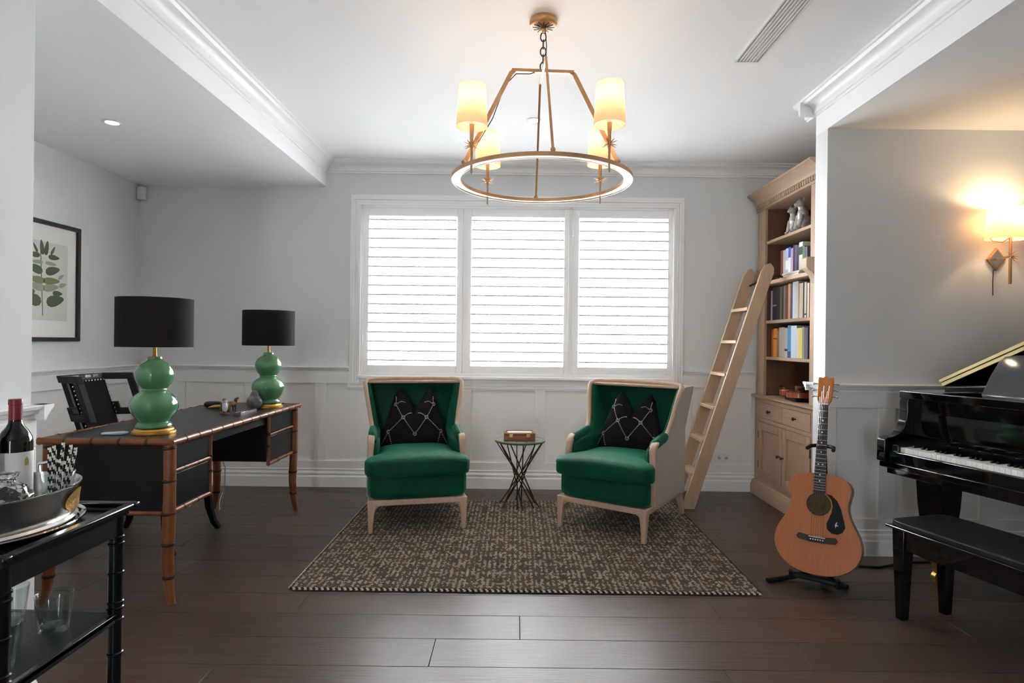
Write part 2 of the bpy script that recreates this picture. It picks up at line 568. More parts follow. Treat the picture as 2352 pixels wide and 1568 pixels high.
# ---- window with casing, shutters, glazing
win = thing('window_1', (0, BW, 0)); struct(win)
O = (0, BW, 0)
def casing_run(nm, x0, x1, z0, z1, vert):
    # stepped architrave
    b = MB()
    for k, (a, t) in enumerate(((0, .020), (.022, .028), (.045, .022), (.066, .030))):
        e = (.022, .045, .066, .090)[k]
        if vert == 'l': b.box(x0 + a, x0 + e, BW - t, BW, z0, z1 - e)
        elif vert == 'r': b.box(x1 - e, x1 - a, BW - t, BW, z0, z1 - e)
        elif vert == 't': b.box(x0 + a, x1 - a, BW - t, BW, z1 - e, z1 - a)
        else: b.box(x0, x1, BW - t * .8, BW, z0 + a * .55, z0 + e * .55)
    return b.build(nm, M_TRIM, win, O, bevel=.003)
casing_run('casing', -1.385, -1.295, .862, 2.425, 'l')
casing_run('casing', 1.293, 1.383, .862, 2.425, 'r')
casing_run('casing', -1.385, 1.383, .862, 2.425, 't')
casing_run('apron', -1.40, 1.40, .812, .862, 'b')
MB().box(-1.36, 1.36, BW - .016, BW, .86, .902).build('apron', M_TRIM, win, O, bevel=.003)
MB().box(-1.31, 1.31, BW - .052, BW + .05, .900, .926).build('sill', M_TRIM, win, O, bevel=.006)
# jamb lining
MB().box(WX0 - .01, WX0 + .012, BW - .02, BW + .2, WZ0, WZ1).build('jamb', M_TRIM, win, O)
MB().box(WX1 - .012, WX1 + .01, BW - .02, BW + .2, WZ0, WZ1).build('jamb', M_TRIM, win, O)
MB().box(WX0, WX1, BW - .02, BW + .2, WZ1 - .012, WZ1 + .01).build('jamb', M_TRIM, win, O)
MB().box(.424, .458, BW - .02, BW + .05, WZ0, WZ1).build('shutter_post', M_SHUT, win, O, bevel=.003)
ZB, ZT = .9262, 2.3185
MB().box(-.468, -.430, BW + .017, BW + .024, ZB, ZT).build('astragal', M_SHUT, win, O)
for (s0, s1, a, b) in ((-1.279, -.4500, -1.230, -.500), (-.4494, .4244, -.380, .388), (.4576, 1.284, .512, 1.250)):
    pan = MB()
    pan.box(s0, a, BW - .014, BW + .016, ZB, ZT).box(b, s1, BW - .014, BW + .016, ZB, ZT)
    pan.box(a, b, BW - .014, BW + .016, ZB, 1.013).box(a, b, BW - .014, BW + .016, 2.249, ZT)
    sh = pan.build('shutter_panel', M_SHUT, win, O, bevel=.003)
    for k in range(16):
        z = 1.056 + k * .0773
        q = MB()
        ang = radians(2)
        prof = [(-.0445, -.0064), (-.030, -.0068), (0, -.0070), (.030, -.0068), (.0445, -.0064), (.0445, .0064), (.030, .0068), (0, .0070), (-.030, .0068), (-.0445, .0064)]
        poly = [(BW + .002 + u * cos(ang) - v * sin(ang), z + u * sin(ang) + v * cos(ang)) for u, v in prof]
        q.prism(poly, 'x', a + .003, b - .003)
        q.build('louvre', M_SHUT, sh, O)
    for hz in (1.2, 2.1):
        MB().cyl((s0 + .001, BW - .017, hz), (s0 + .001, BW - .017, hz + .07), .005, n=8).build('hinge', M_SHUT, sh, O)
# sashes and glass
for (a, b) in ((-1.28, -.44), (-.40, .42), (.46, 1.28)):
    f = MB()
    f.box(a, a + .045, BW + .13, BW + .17, WZ0, WZ1).box(b - .045, b, BW + .13, BW + .17, WZ0, WZ1)
    f.box(a + .045, b - .045, BW + .13, BW + .17, WZ0, WZ0 + .05).box(a + .045, b - .045, BW + .13, BW + .17, WZ1 - .05, WZ1)
    sa = f.build('sash', M_SHUT, win, O)
    MB().box(a + .04, b - .04, BW + .148, BW + .152, WZ0 + .04, WZ1 - .04).build('pane', M_GLASSPANE, sa, O)

# ---- power outlet, motion sensor, air vent, downlights
t = thing('power_outlet', (1.72, BW - .012, .285), 0, 'white double power outlet on the panelled wall behind the ladder', 'power outlet')
MB().box(-.058, .058, -.008, .0, -.037, .037).build('plate', M_PLASTIC, t, bevel=.003)
for sx in (-.03, .03):
    MB().box(sx - .012, sx + .012, -.0105, -.006, -.02, .0).build('socket', mat('socket_grey', (176, 176, 174), .5), t)
    MB().box(sx - .007, sx + .007, -.0135, -.006, .012, .026).build('switch', M_PLASTIC, t, bevel=.001)
t = thing('motion_sensor', (-3.105, 5.03, 2.352), radians(-45 + 90), 'small white motion sensor high in the corner under the lowered ceiling', 'sensor')
MB().prism([(-.035, -.01), (.035, -.01), (.035, .01), (.018, .038), (-.018, .038), (-.035, .01)], 'z', 0, .105).xf(Matrix.Rotation(radians(180), 4, 'Z')).build('housing', M_PLASTIC, t, bevel=.006)
MB().ell((0, -.036, .062), (.016, .008, .022), 12, 8).build('lens', M_IVORY, t)

t = thing('air_vent', (1.19, 2.5, ZC), 0, 'long white slotted air conditioning vent in the raised ceiling', 'vent')
MB().box(-.062, .062, -.9, .68, -.0015, .0).build('backing', M_VENTDARK, t)
f = MB().box(-.066, -.058, -.9, .68, -.012, 0).box(.052, .06, -.9, .68, -.012, 0).box(-.066, .06, .674, .684, -.012, 0).box(-.066, .06, -.91, -.9, -.012, 0)
f.build('frame', M_PLASTIC, t)
for k in range(6):
    xx = -.044 + k * .0166
    MB().box(xx - .0045, xx + .0045, -.9, .675, -.010, -.001).build('slat', M_PLASTIC, t)


def downlight(loc, label):
    t = thing('downlight', loc, 0, label, 'downlight', 'recessed ceiling downlights')
    MB().loft([[(r * cos(2 * pi * i / 28), r * sin(2 * pi * i / 28), z) for i in range(28)] for r, z in ((.036, -.001), (.036, -.006), (.047, -.006), (.05, -.001))]).build('trim_ring', M_PLASTIC, t)
    MB().lathe([(.0365, -.003), (.0365, -.0015)], 28).build('lens', M_DOWNL, t)
    d = bpy.data.lights.new('downlight_beam', 'SPOT')
    d.energy = 5; d.spot_size = radians(95); d.spot_blend = .8; d.color = (1, .86, .68); d.shadow_soft_size = .03
    o = bpy.data.objects.new('downlight_beam', d); COL.objects.link(o); o.parent = t; o.location = (0, 0, -.02)
downlight((-2.395, 3.59, ZS), 'glowing recessed downlight in the lowered ceiling over the desk')
downlight((.10, 4.07, ZC), 'bright recessed downlight in the raised ceiling behind the chandelier')

# ------------------------------------------------------------------ rug
RX0, RX1, RY0, RY1 = -1.10, 1.215, 2.955, 4.62
rug = thing('area_rug', ((RX0 + RX1) / 2, (RY0 + RY1) / 2, 0), 0, 'brown and cream chunky woven rug under the two green armchairs', 'rug')
RW, RD = RX1 - RX0, RY1 - RY0
def rrect(hw, hd, r, n=5):
    p = []
    for cx, cy, a in ((hw - r, hd - r, 0), (-hw + r, hd - r, 90), (-hw + r, -hd + r, 180), (hw - r, -hd + r, 270)):
        p += arc(cx, cy, r, a, a + 90, n)
    return p
MB().prism(rrect(RW / 2 - .004, RD / 2 - .004, .03), 'z', .0, .0075).build('backing', M_RUGBASE, rug)
lx, ly = .0138, .0088
nx, ny = int(RW / lx), int(RD / ly)
rng = np.random.default_rng(3)
ii, jj = np.meshgrid(np.arange(nx), np.arange(ny), indexing='ij')
ii, jj = ii.ravel(), jj.ravel()
cx = -RW / 2 + (ii + .5 + .5 * (jj % 2)) * lx
cy = -RD / 2 + (jj + .5) * ly
keep = (np.abs(cx) < RW / 2 - .003)
rr = .03
dx_ = np.maximum(np.abs(cx) - (RW / 2 - rr), 0); dy_ = np.maximum(np.abs(cy) - (RD / 2 - rr), 0)
keep &= np.hypot(dx_, dy_) < rr
cx, cy, jj_, ii_ = cx[keep], cy[keep], jj[keep], ii[keep]
N = len(cx)
per = .135
ux = (cx / per + .5 * (np.floor(cy / per) % 2)) % 1 - .5
uy = (cy / per) % 1 - .5
rad = np.hypot(ux, uy); th = np.arctan2(uy, ux)
motif = np.cos(6 * th) * (rad > .08) * (rad < .46) + (rad < .1) * 1.2 - (rad > .46) * .6
pc = .47 + .22 * motif
par_ = ((ii_ + jj_) % 2 == 0)
cream = np.where(par_, ~((motif < -.35) & (rng.random(N) < .75)), (motif > .7) & (rng.random(N) < .45))
base = np.where(cream[:, None], np.array(srgb(158, 144, 131)[:3]), np.array(srgb(102, 89, 80)[:3]))
base = base * (.85 + .3 * rng.random(N))[:, None]
edge = (np.abs(cx) > RW / 2 - .014) | (np.abs(cy) > RD / 2 - .014)
alt = ((ii_ + jj_) % 2 == 0)
base[edge] = np.where(alt[edge][:, None], np.array(srgb(190, 176, 160)[:3]), np.array(srgb(58, 46, 40)[:3]))
h = .0065 + .0025 * rng.random(N)
a2, b2 = lx * .50, ly * .48
ox = np.array([-1, 1, 1, -1, -.55, .55, .55, -.55]) * a2
oy = np.array([-1, -1, 1, 1, -.45, -.45, .45, .45]) * b2
up8 = np.array([0, 0, 0, 0, 1, 1, 1, 1])
V = np.empty((N, 8, 3))
V[:, :, 0] = cx[:, None] + ox; V[:, :, 1] = cy[:, None] + oy; V[:, :, 2] = .0045 + up8 * h[:, None]
F = np.array([[4, 5, 6, 7], [0, 1, 5, 4], [1, 2, 6, 5], [2, 3, 7, 6], [3, 0, 4, 7]])
FA = (F[None] + (np.arange(N) * 8)[:, None, None]).reshape(-1, 4)
me = bpy.data.meshes.new('pile')
me.vertices.add(N * 8); me.vertices.foreach_set('co', V.ravel())
me.loops.add(FA.size); me.loops.foreach_set('vertex_index', FA.ravel().astype(np.int32))
me.polygons.add(len(FA)); me.polygons.foreach_set('loop_start', np.arange(0, FA.size, 4, dtype=np.int32))
me.polygons.foreach_set('use_smooth', np.ones(len(FA), dtype=bool))
me.update(calc_edges=True)
at = me.attributes.new('yarn', 'FLOAT_COLOR', 'POINT')
colv = np.ones((N, 8, 4)); colv[:, :, :3] = base[:, None, :]
at.data.foreach_set('color', colv.ravel().astype(np.float32))
me.materials.append(M_YARN)
o = bpy.data.objects.new('pile', me); COL.objects.link(o); o.parent = rug; o['kind'] = 'stuff'
RZ = .0155   # top of rug


# ------------------------------------------------------------------ wing chairs
def wing_chair(loc, rz, label):
    t = thing('wing_chair', loc, rz, label, 'armchair', 'green velvet wing armchairs')
    FX = .292                              # half spacing of front legs
    # legs
    for sx in (-1, 1):
        q = MB()
        q.loft([[(sx * FX + a * w / 2 + sx * dx, y + b * w / 2, z) for a, b in ((-1, -1), (1, -1), (1, 1), (-1, 1))]
                for z, w, y, dx in ((0, .026, .0, .0), (.06, .032, .004, .0), (.12, .040, .008, -.002), (.165, .050, .012, -.006), (.195, .056, .016, -.008))])
        q.build('leg', M_CHAIRWOOD, t, bevel=.004)
        # curved bracket joining leg and rail
        poly = [(sx * (FX - .02), .17)] + [(sx * (FX - .018 - .06 * (1 - cos(radians(a)))), .115 + .056 * sin(radians(a))) for a in (0, 20, 40, 60, 80, 90)]
        MB().prism(poly, 'y', .0, .03).build('bracket', M_CHAIRWOOD, t)
        q = MB()
        q.loft([[(sx * .25 + a * w / 2, y + b * w / 2, z) for a, b in ((-1, -1), (1, -1), (1, 1), (-1, 1))]
                for z, w, y in ((0, .026, .775), (.06, .032, .745), (.12, .04, .72), (.195, .05, .70))])
        q.build('leg', M_CHAIRWOOD, t, bevel=.004)
    # seat rail
    MB().loft([[(-.314, -.012, z), (.314, -.012, z), (.285, .72, z), (-.285, .72, z)] for z in (.168, .205)]).build('seat_rail', M_CHAIRWOOD, t, bevel=.006)
    # sprung seat base
    def fb(x, y, z):
        k = lerp(1.0, .84, smooth01((y - .07) / .05))
        return (x * k, y, z)
    MB().sbox((0, .325, .285), (.325, .345, .088), 7, 10, fb).build('seat_base', M_VELVET, t, merge=True, smooth=80)
    # seat cushion, T shaped front with soft crown and channels
    def fc(x, y, z):
        k = 1.0 if y < .06 else lerp(1.0, .80, smooth01((y - .06) / .10))
        x2 = x * k
        if z > .395:
            e = max(0, 1 - (x / .33) ** 4) * max(0, 1 - ((y - .27) / .34) ** 4)
            z = z + .034 * e + .0045 * e * sin(x * 70 + 5 * sin(y * 9)) * max(0, min(1, (.33 - y) / .3))
        z += .006 * sin(x * 8 + 1) * (1 if y < 0 else .5)
        return (x2, y - .018 * max(0, 1 - (x / .33) ** 2), z)
    cu = MB().sbox((0, .27, .405), (.335, .325, .056), 8, 22, fc).build('seat_cushion', M_VELVET, t, merge=True, smooth=80)
    pts = []
    for i in range(49):
        x = -.300 + .60 * i / 48
        p = fc(x, -.047 + .010 * (abs(x) / .325) ** 8, .447)
        pts.append((p[0], p[1] - .001, p[2] - .012))
    MB().tube(pts, .0045, 6).build('piping', M_VELVET, cu)
    # flare of the sides with height
    def xo(z): return interp(z, [.2, .45, .62, .75, .92], [.300, .300, .292, .315, .345])
    def yf(z): return interp(z, [.19, .50, .535, .555, .568, .590, .64, .72, .82, .89, .92], [.118, .112, .122, .16, .25, .330, .378, .412, .440, .470, .51])
    def yb(z): return interp(z, [.19, .45, .92], [.64, .645, .675])
    zs = [.20, .26, .32, .38, .44, .50, .52, .535, .545, .555, .562, .568, .576, .59, .61, .64, .68, .72, .76, .80, .84, .87, .89, .905, .915]
    for sx in (-1, 1):
        q = MB()
        q.loft([[(sx * (xo(z) + e), y, z) for e, y in ((-.012, yf(z) + .012), (.012, yf(z) + .012), (.012, yb(z)), (-.012, yb(z)))] for z in zs])
        q.build('side_panel', M_LINEN, t, smooth=60)
        q = MB()
        def th(z): return interp(z, [.3, .5, .56, .6, .92], [.045, .05, .05, .035, .03])
        q.loft([[(sx * (xo(z) + e), y, z) for e, y in ((-.008 - th(z), yf(z) + .030), (-.008 - th(z) * .6, yf(z) + .014), (-.006, yf(z) + .010), (-.006, yb(z)), (-.010 - th(z) * 1.1, yb(z)))] for z in zs[2:]])
        q.build('inner_wing', M_VELVET, t, smooth=70)
        # padded arm top
        q = MB()
        q.tube([(sx * (xo(.55) - .012), .140, .548), (sx * (xo(.56) - .013), .172, .566), (sx * (xo(.56) - .014), .22, .578), (sx * (xo(.57) - .014), .29, .588), (sx * (xo(.58) - .014), .345, .60)], [.024, .031, .033, .033, .028], 12)
        q.build('arm_pad', M_VELVET, t)
        # wooden arm post
        pts = [(sx * (xo(z)), yf(z), z) for z in (.20, .28, .36, .44, .49, .515)] + [(sx * (xo(.54)), .118, .540), (sx * xo(.55), .130, .560), (sx * xo(.55), .148, .574), (sx * xo(.55), .172, .582)]
        MB().bar(pts, [.040] * 6 + [.044, .046, .046, .044], [.030] * 7 + [.028, .024, .02], up=(0, -1, .35)).build('arm_post', M_CHAIRWOOD, t, bevel=.007)
    # wooden edge up the wings and over the top
    def wp(sx): return [(sx * (xo(z) - .002), yf(z), z) for z in (.600, .62, .64, .68, .72, .76, .80, .84, .87, .892)]
    right = wp(1); left = wp(-1)
    top = [(.338, .49, .912), (.322, .51, .926), (.28, .53, .930), (.14, .545, .932), (0, .548, .932), (-.14, .545, .932), (-.28, .53, .930), (-.322, .51, .926), (-.338, .49, .912)]
    path = right + top + left[::-1]
    P = [Vector(p) for p in path]
    rings = []
    for k in range(len(P)):
        T = (P[min(k + 1, len(P) - 1)] - P[max(k - 1, 0)]).normalized()
        fwd = Vector((0, -1, 0)); fwd = (fwd - T * fwd.dot(T)).normalized()
        side = T.cross(fwd)
        rings.append([tuple(P[k] + side * a + fwd * b) for a, b in ((-.013, -.018), (.013, -.018), (.0145, .004), (.008, .011), (-.008, .011), (-.0145, .004))])
    MB().loft(rings).build('frame_trim', M_CHAIRWOOD, t, smooth=50)
    # top deck between trim and back
    MB().loft([[(-.335, .50, z), (.335, .50, z), (.338, .668, z - .004), (-.338, .668, z - .004)] for z in (.900, .922)]).build('top_rail', M_CHAIRWOOD, t, bevel=.008)
    # inside back
    def fk(u, v):
        z = lerp(.40, .908, v); x = lerp(-1, 1, u) * (xo(z) - .035)
        b = .03 * (1 - (2 * u - 1) ** 4) * sin(pi * min(1, v * 1.02))
        return (x, lerp(.575, .625, v) - b, z)
    q = MB().grid(fk, 14, 12)
    q.build('backrest', M_VELVET, t, smooth=80)
    MB().loft([[(-xo(z) - .012, lerp(.645, .685, (z - .2) / .72), z), (xo(z) + .012, lerp(.645, .685, (z - .2) / .72), z), (xo(z) + .012, lerp(.625, .64, (z - .2) / .72), z), (-xo(z) - .012, lerp(.625, .64, (z - .2) / .72), z)] for z in (.20, .32, .44, .56, .62, .7, .78, .86, .912)]).build('outer_back', M_LINEN, t, bevel=.006)
    return t


LC = (-.612, 3.868, RZ - .002); LR = radians(13.3)
RC = (.540, 3.830, RZ - .002); RR = radians(-35.0)
wing_chair(LC, LR, 'green velvet wing armchair with pale wood frame standing nearest the desk')
wing_chair(RC, RR, 'green velvet wing armchair with pale wood frame turned sideways in front of the ladder')


def pillow(loc, rz, tilt, roll, label):
    t = thing('throw_pillow', loc, 0, label, 'pillow', 'black throw pillows')
    t.rotation_euler = (tilt, roll, rz)
    A, H, TH = .228, .400, .078
    def shape(u, v):      # u,v in -1..1 -> (x,z) outline with karate-chop ears
        s = (v + 1) / 2
        x = u * A * (1 - .36 * smooth01(s) ** 1.3 - .03 * (1 - v * v))
        z = s * H
        dent = .135 * max(0, 1 - abs(u) / .62) ** 1.15 * smooth01((s - .35) / .65)
        ears = .02 * max(0, abs(u) - .45) * smooth01((s - .6) / .4)
        side = -.055 * smooth01((abs(u) - .72) / .28) * smooth01((s - .75) / .25)
        return x, z - dent + ears + side
    def thick(u, v):
        e = max(0, 1 - abs(u) ** 3.2) ** .55 * max(0, 1 - abs(v) ** 3.2) ** .55
        s = (v + 1) / 2
        f = 1 - .45 * max(0, 1 - abs(u) / .35) * smooth01((s - .45) / .5)
        return TH * e * f
    def side(sg, off=0.):
        def fn(a, b):
            u, v = 2 * a - 1, 2 * b - 1
            u = sin(u * pi / 2); v = sin(v * pi / 2)
            x, z = shape(u, v)
            return (x, -sg * (thick(u, v) + off) , z)
        return fn
    b = MB().grid(side(1), 30, 30).grid(side(-1), 30, 30).build('cover', M_PILLOW, t, merge=True, smooth=85)
    # embroidered chain lattice on the front
    st = MB()
    def S(u, v):
        x, z = shape(u, v); return Vector((x, -thick(u, v) - .0015, z))
    def bead(p, r):
        st.add([(p.x + r, p.y, p.z), (p.x, p.y - r * .8, p.z), (p.x - r, p.y, p.z), (p.x, p.y + r * .5, p.z), (p.x, p.y, p.z + r), (p.x, p.y, p.z - r)],
               [(0, 1, 4), (1, 2, 4), (2, 3, 4), (3, 0, 4), (1, 0, 5), (2, 1, 5), (3, 2, 5), (0, 3, 5)])
    def line(p, q, n):
        for k in range(n + 1):
            bead(S(lerp(p[0], q[0], k / n), lerp(p[1], q[1], k / n)), .0033)
    def knot(c):
        pc = S(*c)
        for k in range(9):
            a = 2 * pi * k / 9
            bead(pc + Vector((.011 * cos(a), 0, .011 * sin(a))), .0032)
    kn = {'a': (-.80, .42), 'b': (.80, .42), 'c': (-.42, -.03), 'd': (.42, -.03), 'e': (-.82, -.52), 'f': (0, -.62), 'g': (.82, -.52), 'h': (0, .44)}
    for p, q, n in (('a', 'c', 13), ('b', 'd', 13), ('c', 'e', 14), ('c', 'f', 16), ('d', 'f', 16), ('d', 'g', 14)):
        line(kn[p], kn[q], n)
    line(kn['c'], (-.14, .36), 10); line(kn['d'], (.14, .36), 10)
    line(kn['a'], (-.88, .78), 8); line(kn['b'], (.88, .78), 8)
    line(kn['a'], (-.45, .60), 8); line(kn['b'], (.45, .60), 8)
    line(kn['e'], (-.98, -.9), 7); line(kn['e'], (-.7, -.9), 7); line(kn['g'], (.98, -.9), 7); line(kn['g'], (.7, -.9), 7)
    for k in 'abcdefg':
        knot(kn[k])
    st.build('embroidery', M_STITCH, t, smooth=0)
    return t


def chair_pt(c, r, x, y, z):
    return (c[0] + x * cos(r) - y * sin(r), c[1] + x * sin(r) + y * cos(r), c[2] + z)
pillow(chair_pt(LC, LR, .0, .388, .470), LR - radians(2), radians(-17), 0, 'black throw pillow with silver chain lattice on the armchair nearest the desk')
pillow(chair_pt(RC, RR, .01, .385, .470), RR + radians(6), radians(-18), radians(2), 'black throw pillow with silver chain lattice on the armchair by the ladder')

# ------------------------------------------------------------------ side table and box
t = thing('side_table', (.035, 4.50, RZ - .002), 0, 'small round glass side table with crossed bronze rods between the armchairs', 'side table')
HT = .475
for k in range(12):
    a0 = 2 * pi * k / 12 + .13; tw = radians(166 if k % 2 else 152)
    p0 = Vector((.178 * cos(a0), .178 * sin(a0), HT)); a1 = a0 + tw
    rb = .155 if k % 2 == 0 else .13
    p1 = Vector((rb * cos(a1), rb * sin(a1), 0))
    MB().tube([tuple(p0), tuple(p0.lerp(p1, .5)), tuple(p1)], [.0045, .0045, .0055], 6).build('rod', M_BRONZE, t)
MB().tube([(.182 * cos(2 * pi * i / 40), .182 * sin(2 * pi * i / 40), HT) for i in range(41)], .005, 6, cap=False).build('top_ring', M_BRONZE, t)
MB().lathe([(.0001, HT + .003), (.183, HT + .003), (.184, HT + .007), (.183, HT + .011), (.0001, HT + .011)], 40).build('glass_top', mat('table_glass', (206, 226, 214), .02, trans=.85, ior=1.3), t)
t = thing('trinket_box', (.03, 4.47, RZ + HT + .0095), radians(2), 'brown leather box with two brass clasps on the glass side table', 'box')
MB().box(-.113, .113, -.062, .062, 0, .040).build('body', M_BOXWOOD, t, bevel=.004)
MB().box(-.113, .113, -.062, .062, .041, .056).build('lid', M_BOXWOOD, t, bevel=.004)
MB().box(-.085, .085, -.040, .040, .0562, .0585).build('lid_inlay', M_IVORY, t)
MB().tube([(-.095, -.03, .056), (-.095, -.03, .072), (.095, -.03, .072), (.095, -.03, .056)], .0035, 6).build('handle', M_BOXWOOD, t)
for sx in (-.062, .062):
    MB().box(sx - .013, sx + .013, -.066, -.061, .026, .050).build('clasp', M_BRASSLT, t, bevel=.002)

# ------------------------------------------------------------------ desk
DX0, DX1, DY0, DY1, DH = -2.165, -1.545, 2.755, 4.385, .760
desk = thing('writing_desk', ((DX0 + DX1) / 2, (DY0 + DY1) / 2, 0), 0, 'black writing desk with brown bamboo edging carrying the two green lamps', 'desk')
DO = tuple(desk.location)


def bamboo(name, p0, p1, r, nodes, parent, off=None, r1=None):
    q = MB(); P0, P1 = Vector(p0), Vector(p1)
    r1 = r if r1 is None else r1
    pts, rs = [P0], [r]
    L = (P1 - P0).length
    segs = [0] + list(nodes) + [1]
    e = .006 / L
    for k in range(len(segs) - 1):
        a, b = segs[k], segs[k + 1]
        q.mi = 0
        ts = [a + (e if k else 0), a + (b - a) * .12, (a + b) / 2, b - (b - a) * .12, b - (e if k < len(segs) - 2 else 0)]
        rr = [1.06, 1.0, .97, 1.0, 1.06]
        q.tube([tuple(P0.lerp(P1, x)) for x in ts], [lerp(r, r1, x) * m for x, m in zip(ts, rr)], 10)
        if k < len(segs) - 2:
            q.mi = 1
            q.tube([tuple(P0.lerp(P1, b + s * e)) for s in (-1.2, -.5, .5, 1.2)], [lerp(r, r1, b) * m for m in (1.04, 1.17, 1.17, 1.04)], 10)
    return q.build(name, [M_BAMBOO, M_BAMBOOD], parent, off)


def ev(n, j=.0):
    return [(k + 1) / (n + 1) for k in range(n)]


MB().box(DX0 + .01, DX1 - .01, DY0 + .01, DY1 - .01, DH - .03, DH - .008).build('top_board', M_BLACKSATIN, desk, DO)
MB().box(DX0 + .022, DX1 - .022, DY0 + .022, DY1 - .022, DH - .009, DH - .004).build('leather_top', M_DESKTOP, desk, DO)
for (a, b, n) in (((DX1 - .012, DY0 + .0, DH - .016), (DX1 - .012, DY1, DH - .016), 13), ((DX0 + .012, DY0, DH - .016), (DX0 + .012, DY1, DH - .016), 13),
                  ((DX0, DY0 + .012, DH - .016), (DX1, DY0 + .012, DH - .016), 4), ((DX0, DY1 - .012, DH - .016), (DX1, DY1 - .012, DH - .016), 4)):
    bamboo('edge_cane', a, b, .0155, ev(n), desk, DO)
# legs with swept feet
ZD = .415
for (lx_, ly_, sx, sy) in ((DX1 - .035, DY0 + .035, 1, -.3), (DX1 - .035, DY1 - .035, 1, .3), (DX0 + .035, DY0 + .035, -1, -.3), (DX0 + .035, DY1 - .035, -1, .3)):
    q = MB()
    zz = [(.735, 0), (.60, 0), (.48, 0), (.415, 0), (.30, -.004), (.21, -.006), (.12, 0), (.06, .007), (.0, .021)]
    rr = [.026, .027, .027, .028, .027, .026, .0235, .020, .0165]
    q.tube([(lx_ + sx * d, ly_ + sy * d, z) for z, d in zz], rr, 12)
    lg = q.build('leg', M_BAMBOO, desk, DO)
    for z in (.715, .565, .415, .275, .125):
        q = MB()
        d = interp(z, [0, .06, .12, .21, .30], [.021, .007, 0, -.006, -.004]); r = interp(z, [0, .12, .415, .735], [.0165, .0235, .028, .026])
        q.tube([(lx_ + sx * d, ly_ + sy * d, z + k) for k in (-.008, -.003, .003, .008)], [r * 1.03, r * 1.17, r * 1.17, r * 1.03], 12)
        q.build('cane_node', M_BAMBOOD, lg, DO)
YK0, YK1 = 3.165, 3.915
for (a, b, near) in ((DY0 + .035, YK0, True), (YK1, DY1 - .035, False)):
    MB().box(DX0 + .05, DX1 - .045, a + .01, b, ZD + .012, DH - .028).build('pedestal', M_BLACKSATIN, desk, DO)
    bamboo('rail_cane', (DX1 - .04, a, ZD), (DX1 - .04, b, ZD), .0115, ev(2), desk, DO)
    bamboo('rail_cane', (DX1 - .04, a, .600), (DX1 - .04, b, .600), .010, ev(2), desk, DO)
    bamboo('rail_cane', (DX0 + .04, a, ZD), (DX0 + .04, b, ZD), .0115, ev(2), desk, DO)
    yy = b if near else a
    bamboo('post_cane', (DX1 - .04, yy, ZD - .005), (DX1 - .04, yy, DH - .03), .0115, [.38, .62], desk, DO)
    for (z0, z1) in ((ZD + .016, .588), (.612, DH - .034)):
        MB().box(DX1 - .050, DX1 - .036, a + .028 if near else a + .012, b - .012 if near else b - .028, z0, z1).build('drawer_front', M_BLACKSATIN, desk, DO, bevel=.003)
for yy in (DY0 + .035, DY1 - .035):
    bamboo('rail_cane', (DX0 + .06, yy, ZD), (DX1 - .06, yy, ZD), .0115, ev(2), desk, DO)
    MB().box(DX0 + .055, DX1 - .055, yy - .004, yy + .012, ZD + .01, DH - .028).build('end_panel', M_BLACKSATIN, desk, DO, bevel=.002)
MB().box(DX0 + .05, DX1 - .05, YK0, YK1, DH - .085, DH - .028).build('frieze', M_BLACKSATIN, desk, DO)


def gourd_lamp(loc, label):
    t = thing('table_lamp', loc, 0, label, 'lamp', 'green gourd table lamps')
    MB().lathe([(.0001, 0), (.094, 0), (.096, .004), (.094, .014), (.086, .018), (.084, .024), (.078, .028), (.0001, .028)], 36).build('gold_base', M_GOLDLEAF, t)
    prof = [(.0001, .028), (.070, .028), (.079, .032), (.081, .040), (.074, .050), (.066, .056), (.068, .062), (.084, .080), (.098, .103), (.106, .128), (.105, .148), (.096, .170), (.080, .188), (.062, .200), (.054, .205), (.056, .211),
            (.054, .217), (.060, .224), (.073, .240), (.083, .262), (.086, .284), (.083, .304), (.072, .325), (.054, .342), (.036, .352), (.031, .356), (.033, .366), (.030, .372), (.0001, .372)]
    MB().lathe(prof, 48).build('gourd_body', M_GREENGLAZE, t, smooth=50)
    MB().lathe([(.0001, .372), (.012, .372), (.009, .378), (.008, .425), (.008, .47), (.0001, .47)], 16).build('stem', M_GOLDLEAF, t)
    z0, z1 = .418, .652
    n = 56
    for nm, r, m in (('lamp_shade', .166, M_LAMPSHADE), ('shade_lining', .1635, M_LAMPLINING)):
        q = MB()
        th = .0012
        q.loft([[(rr * cos(2 * pi * i / n), rr * sin(2 * pi * i / n), z) for i in range(n)] for rr, z in ((r, z0), (r, z1), (r - th, z1), (r - th, z0), (r, z0))], cap=False)
        o = q.build(nm, m, t)
    q = MB()
    for a in (0, 120, 240):
        q.tube([(0, 0, z1 - .03), (.163 * cos(radians(a)), .163 * sin(radians(a)), z1 - .012)], .002, 6)
    q.build('shade_carrier', M_BRASSLT, t)
    return t


gourd_lamp((-1.752, 2.955, DH - .004), 'green glazed double gourd lamp with black drum shade near the corner of the desk')
gourd_lamp((-1.676, 4.125, DH - .004), 'green glazed double gourd lamp with black drum shade at the window end of the desk')

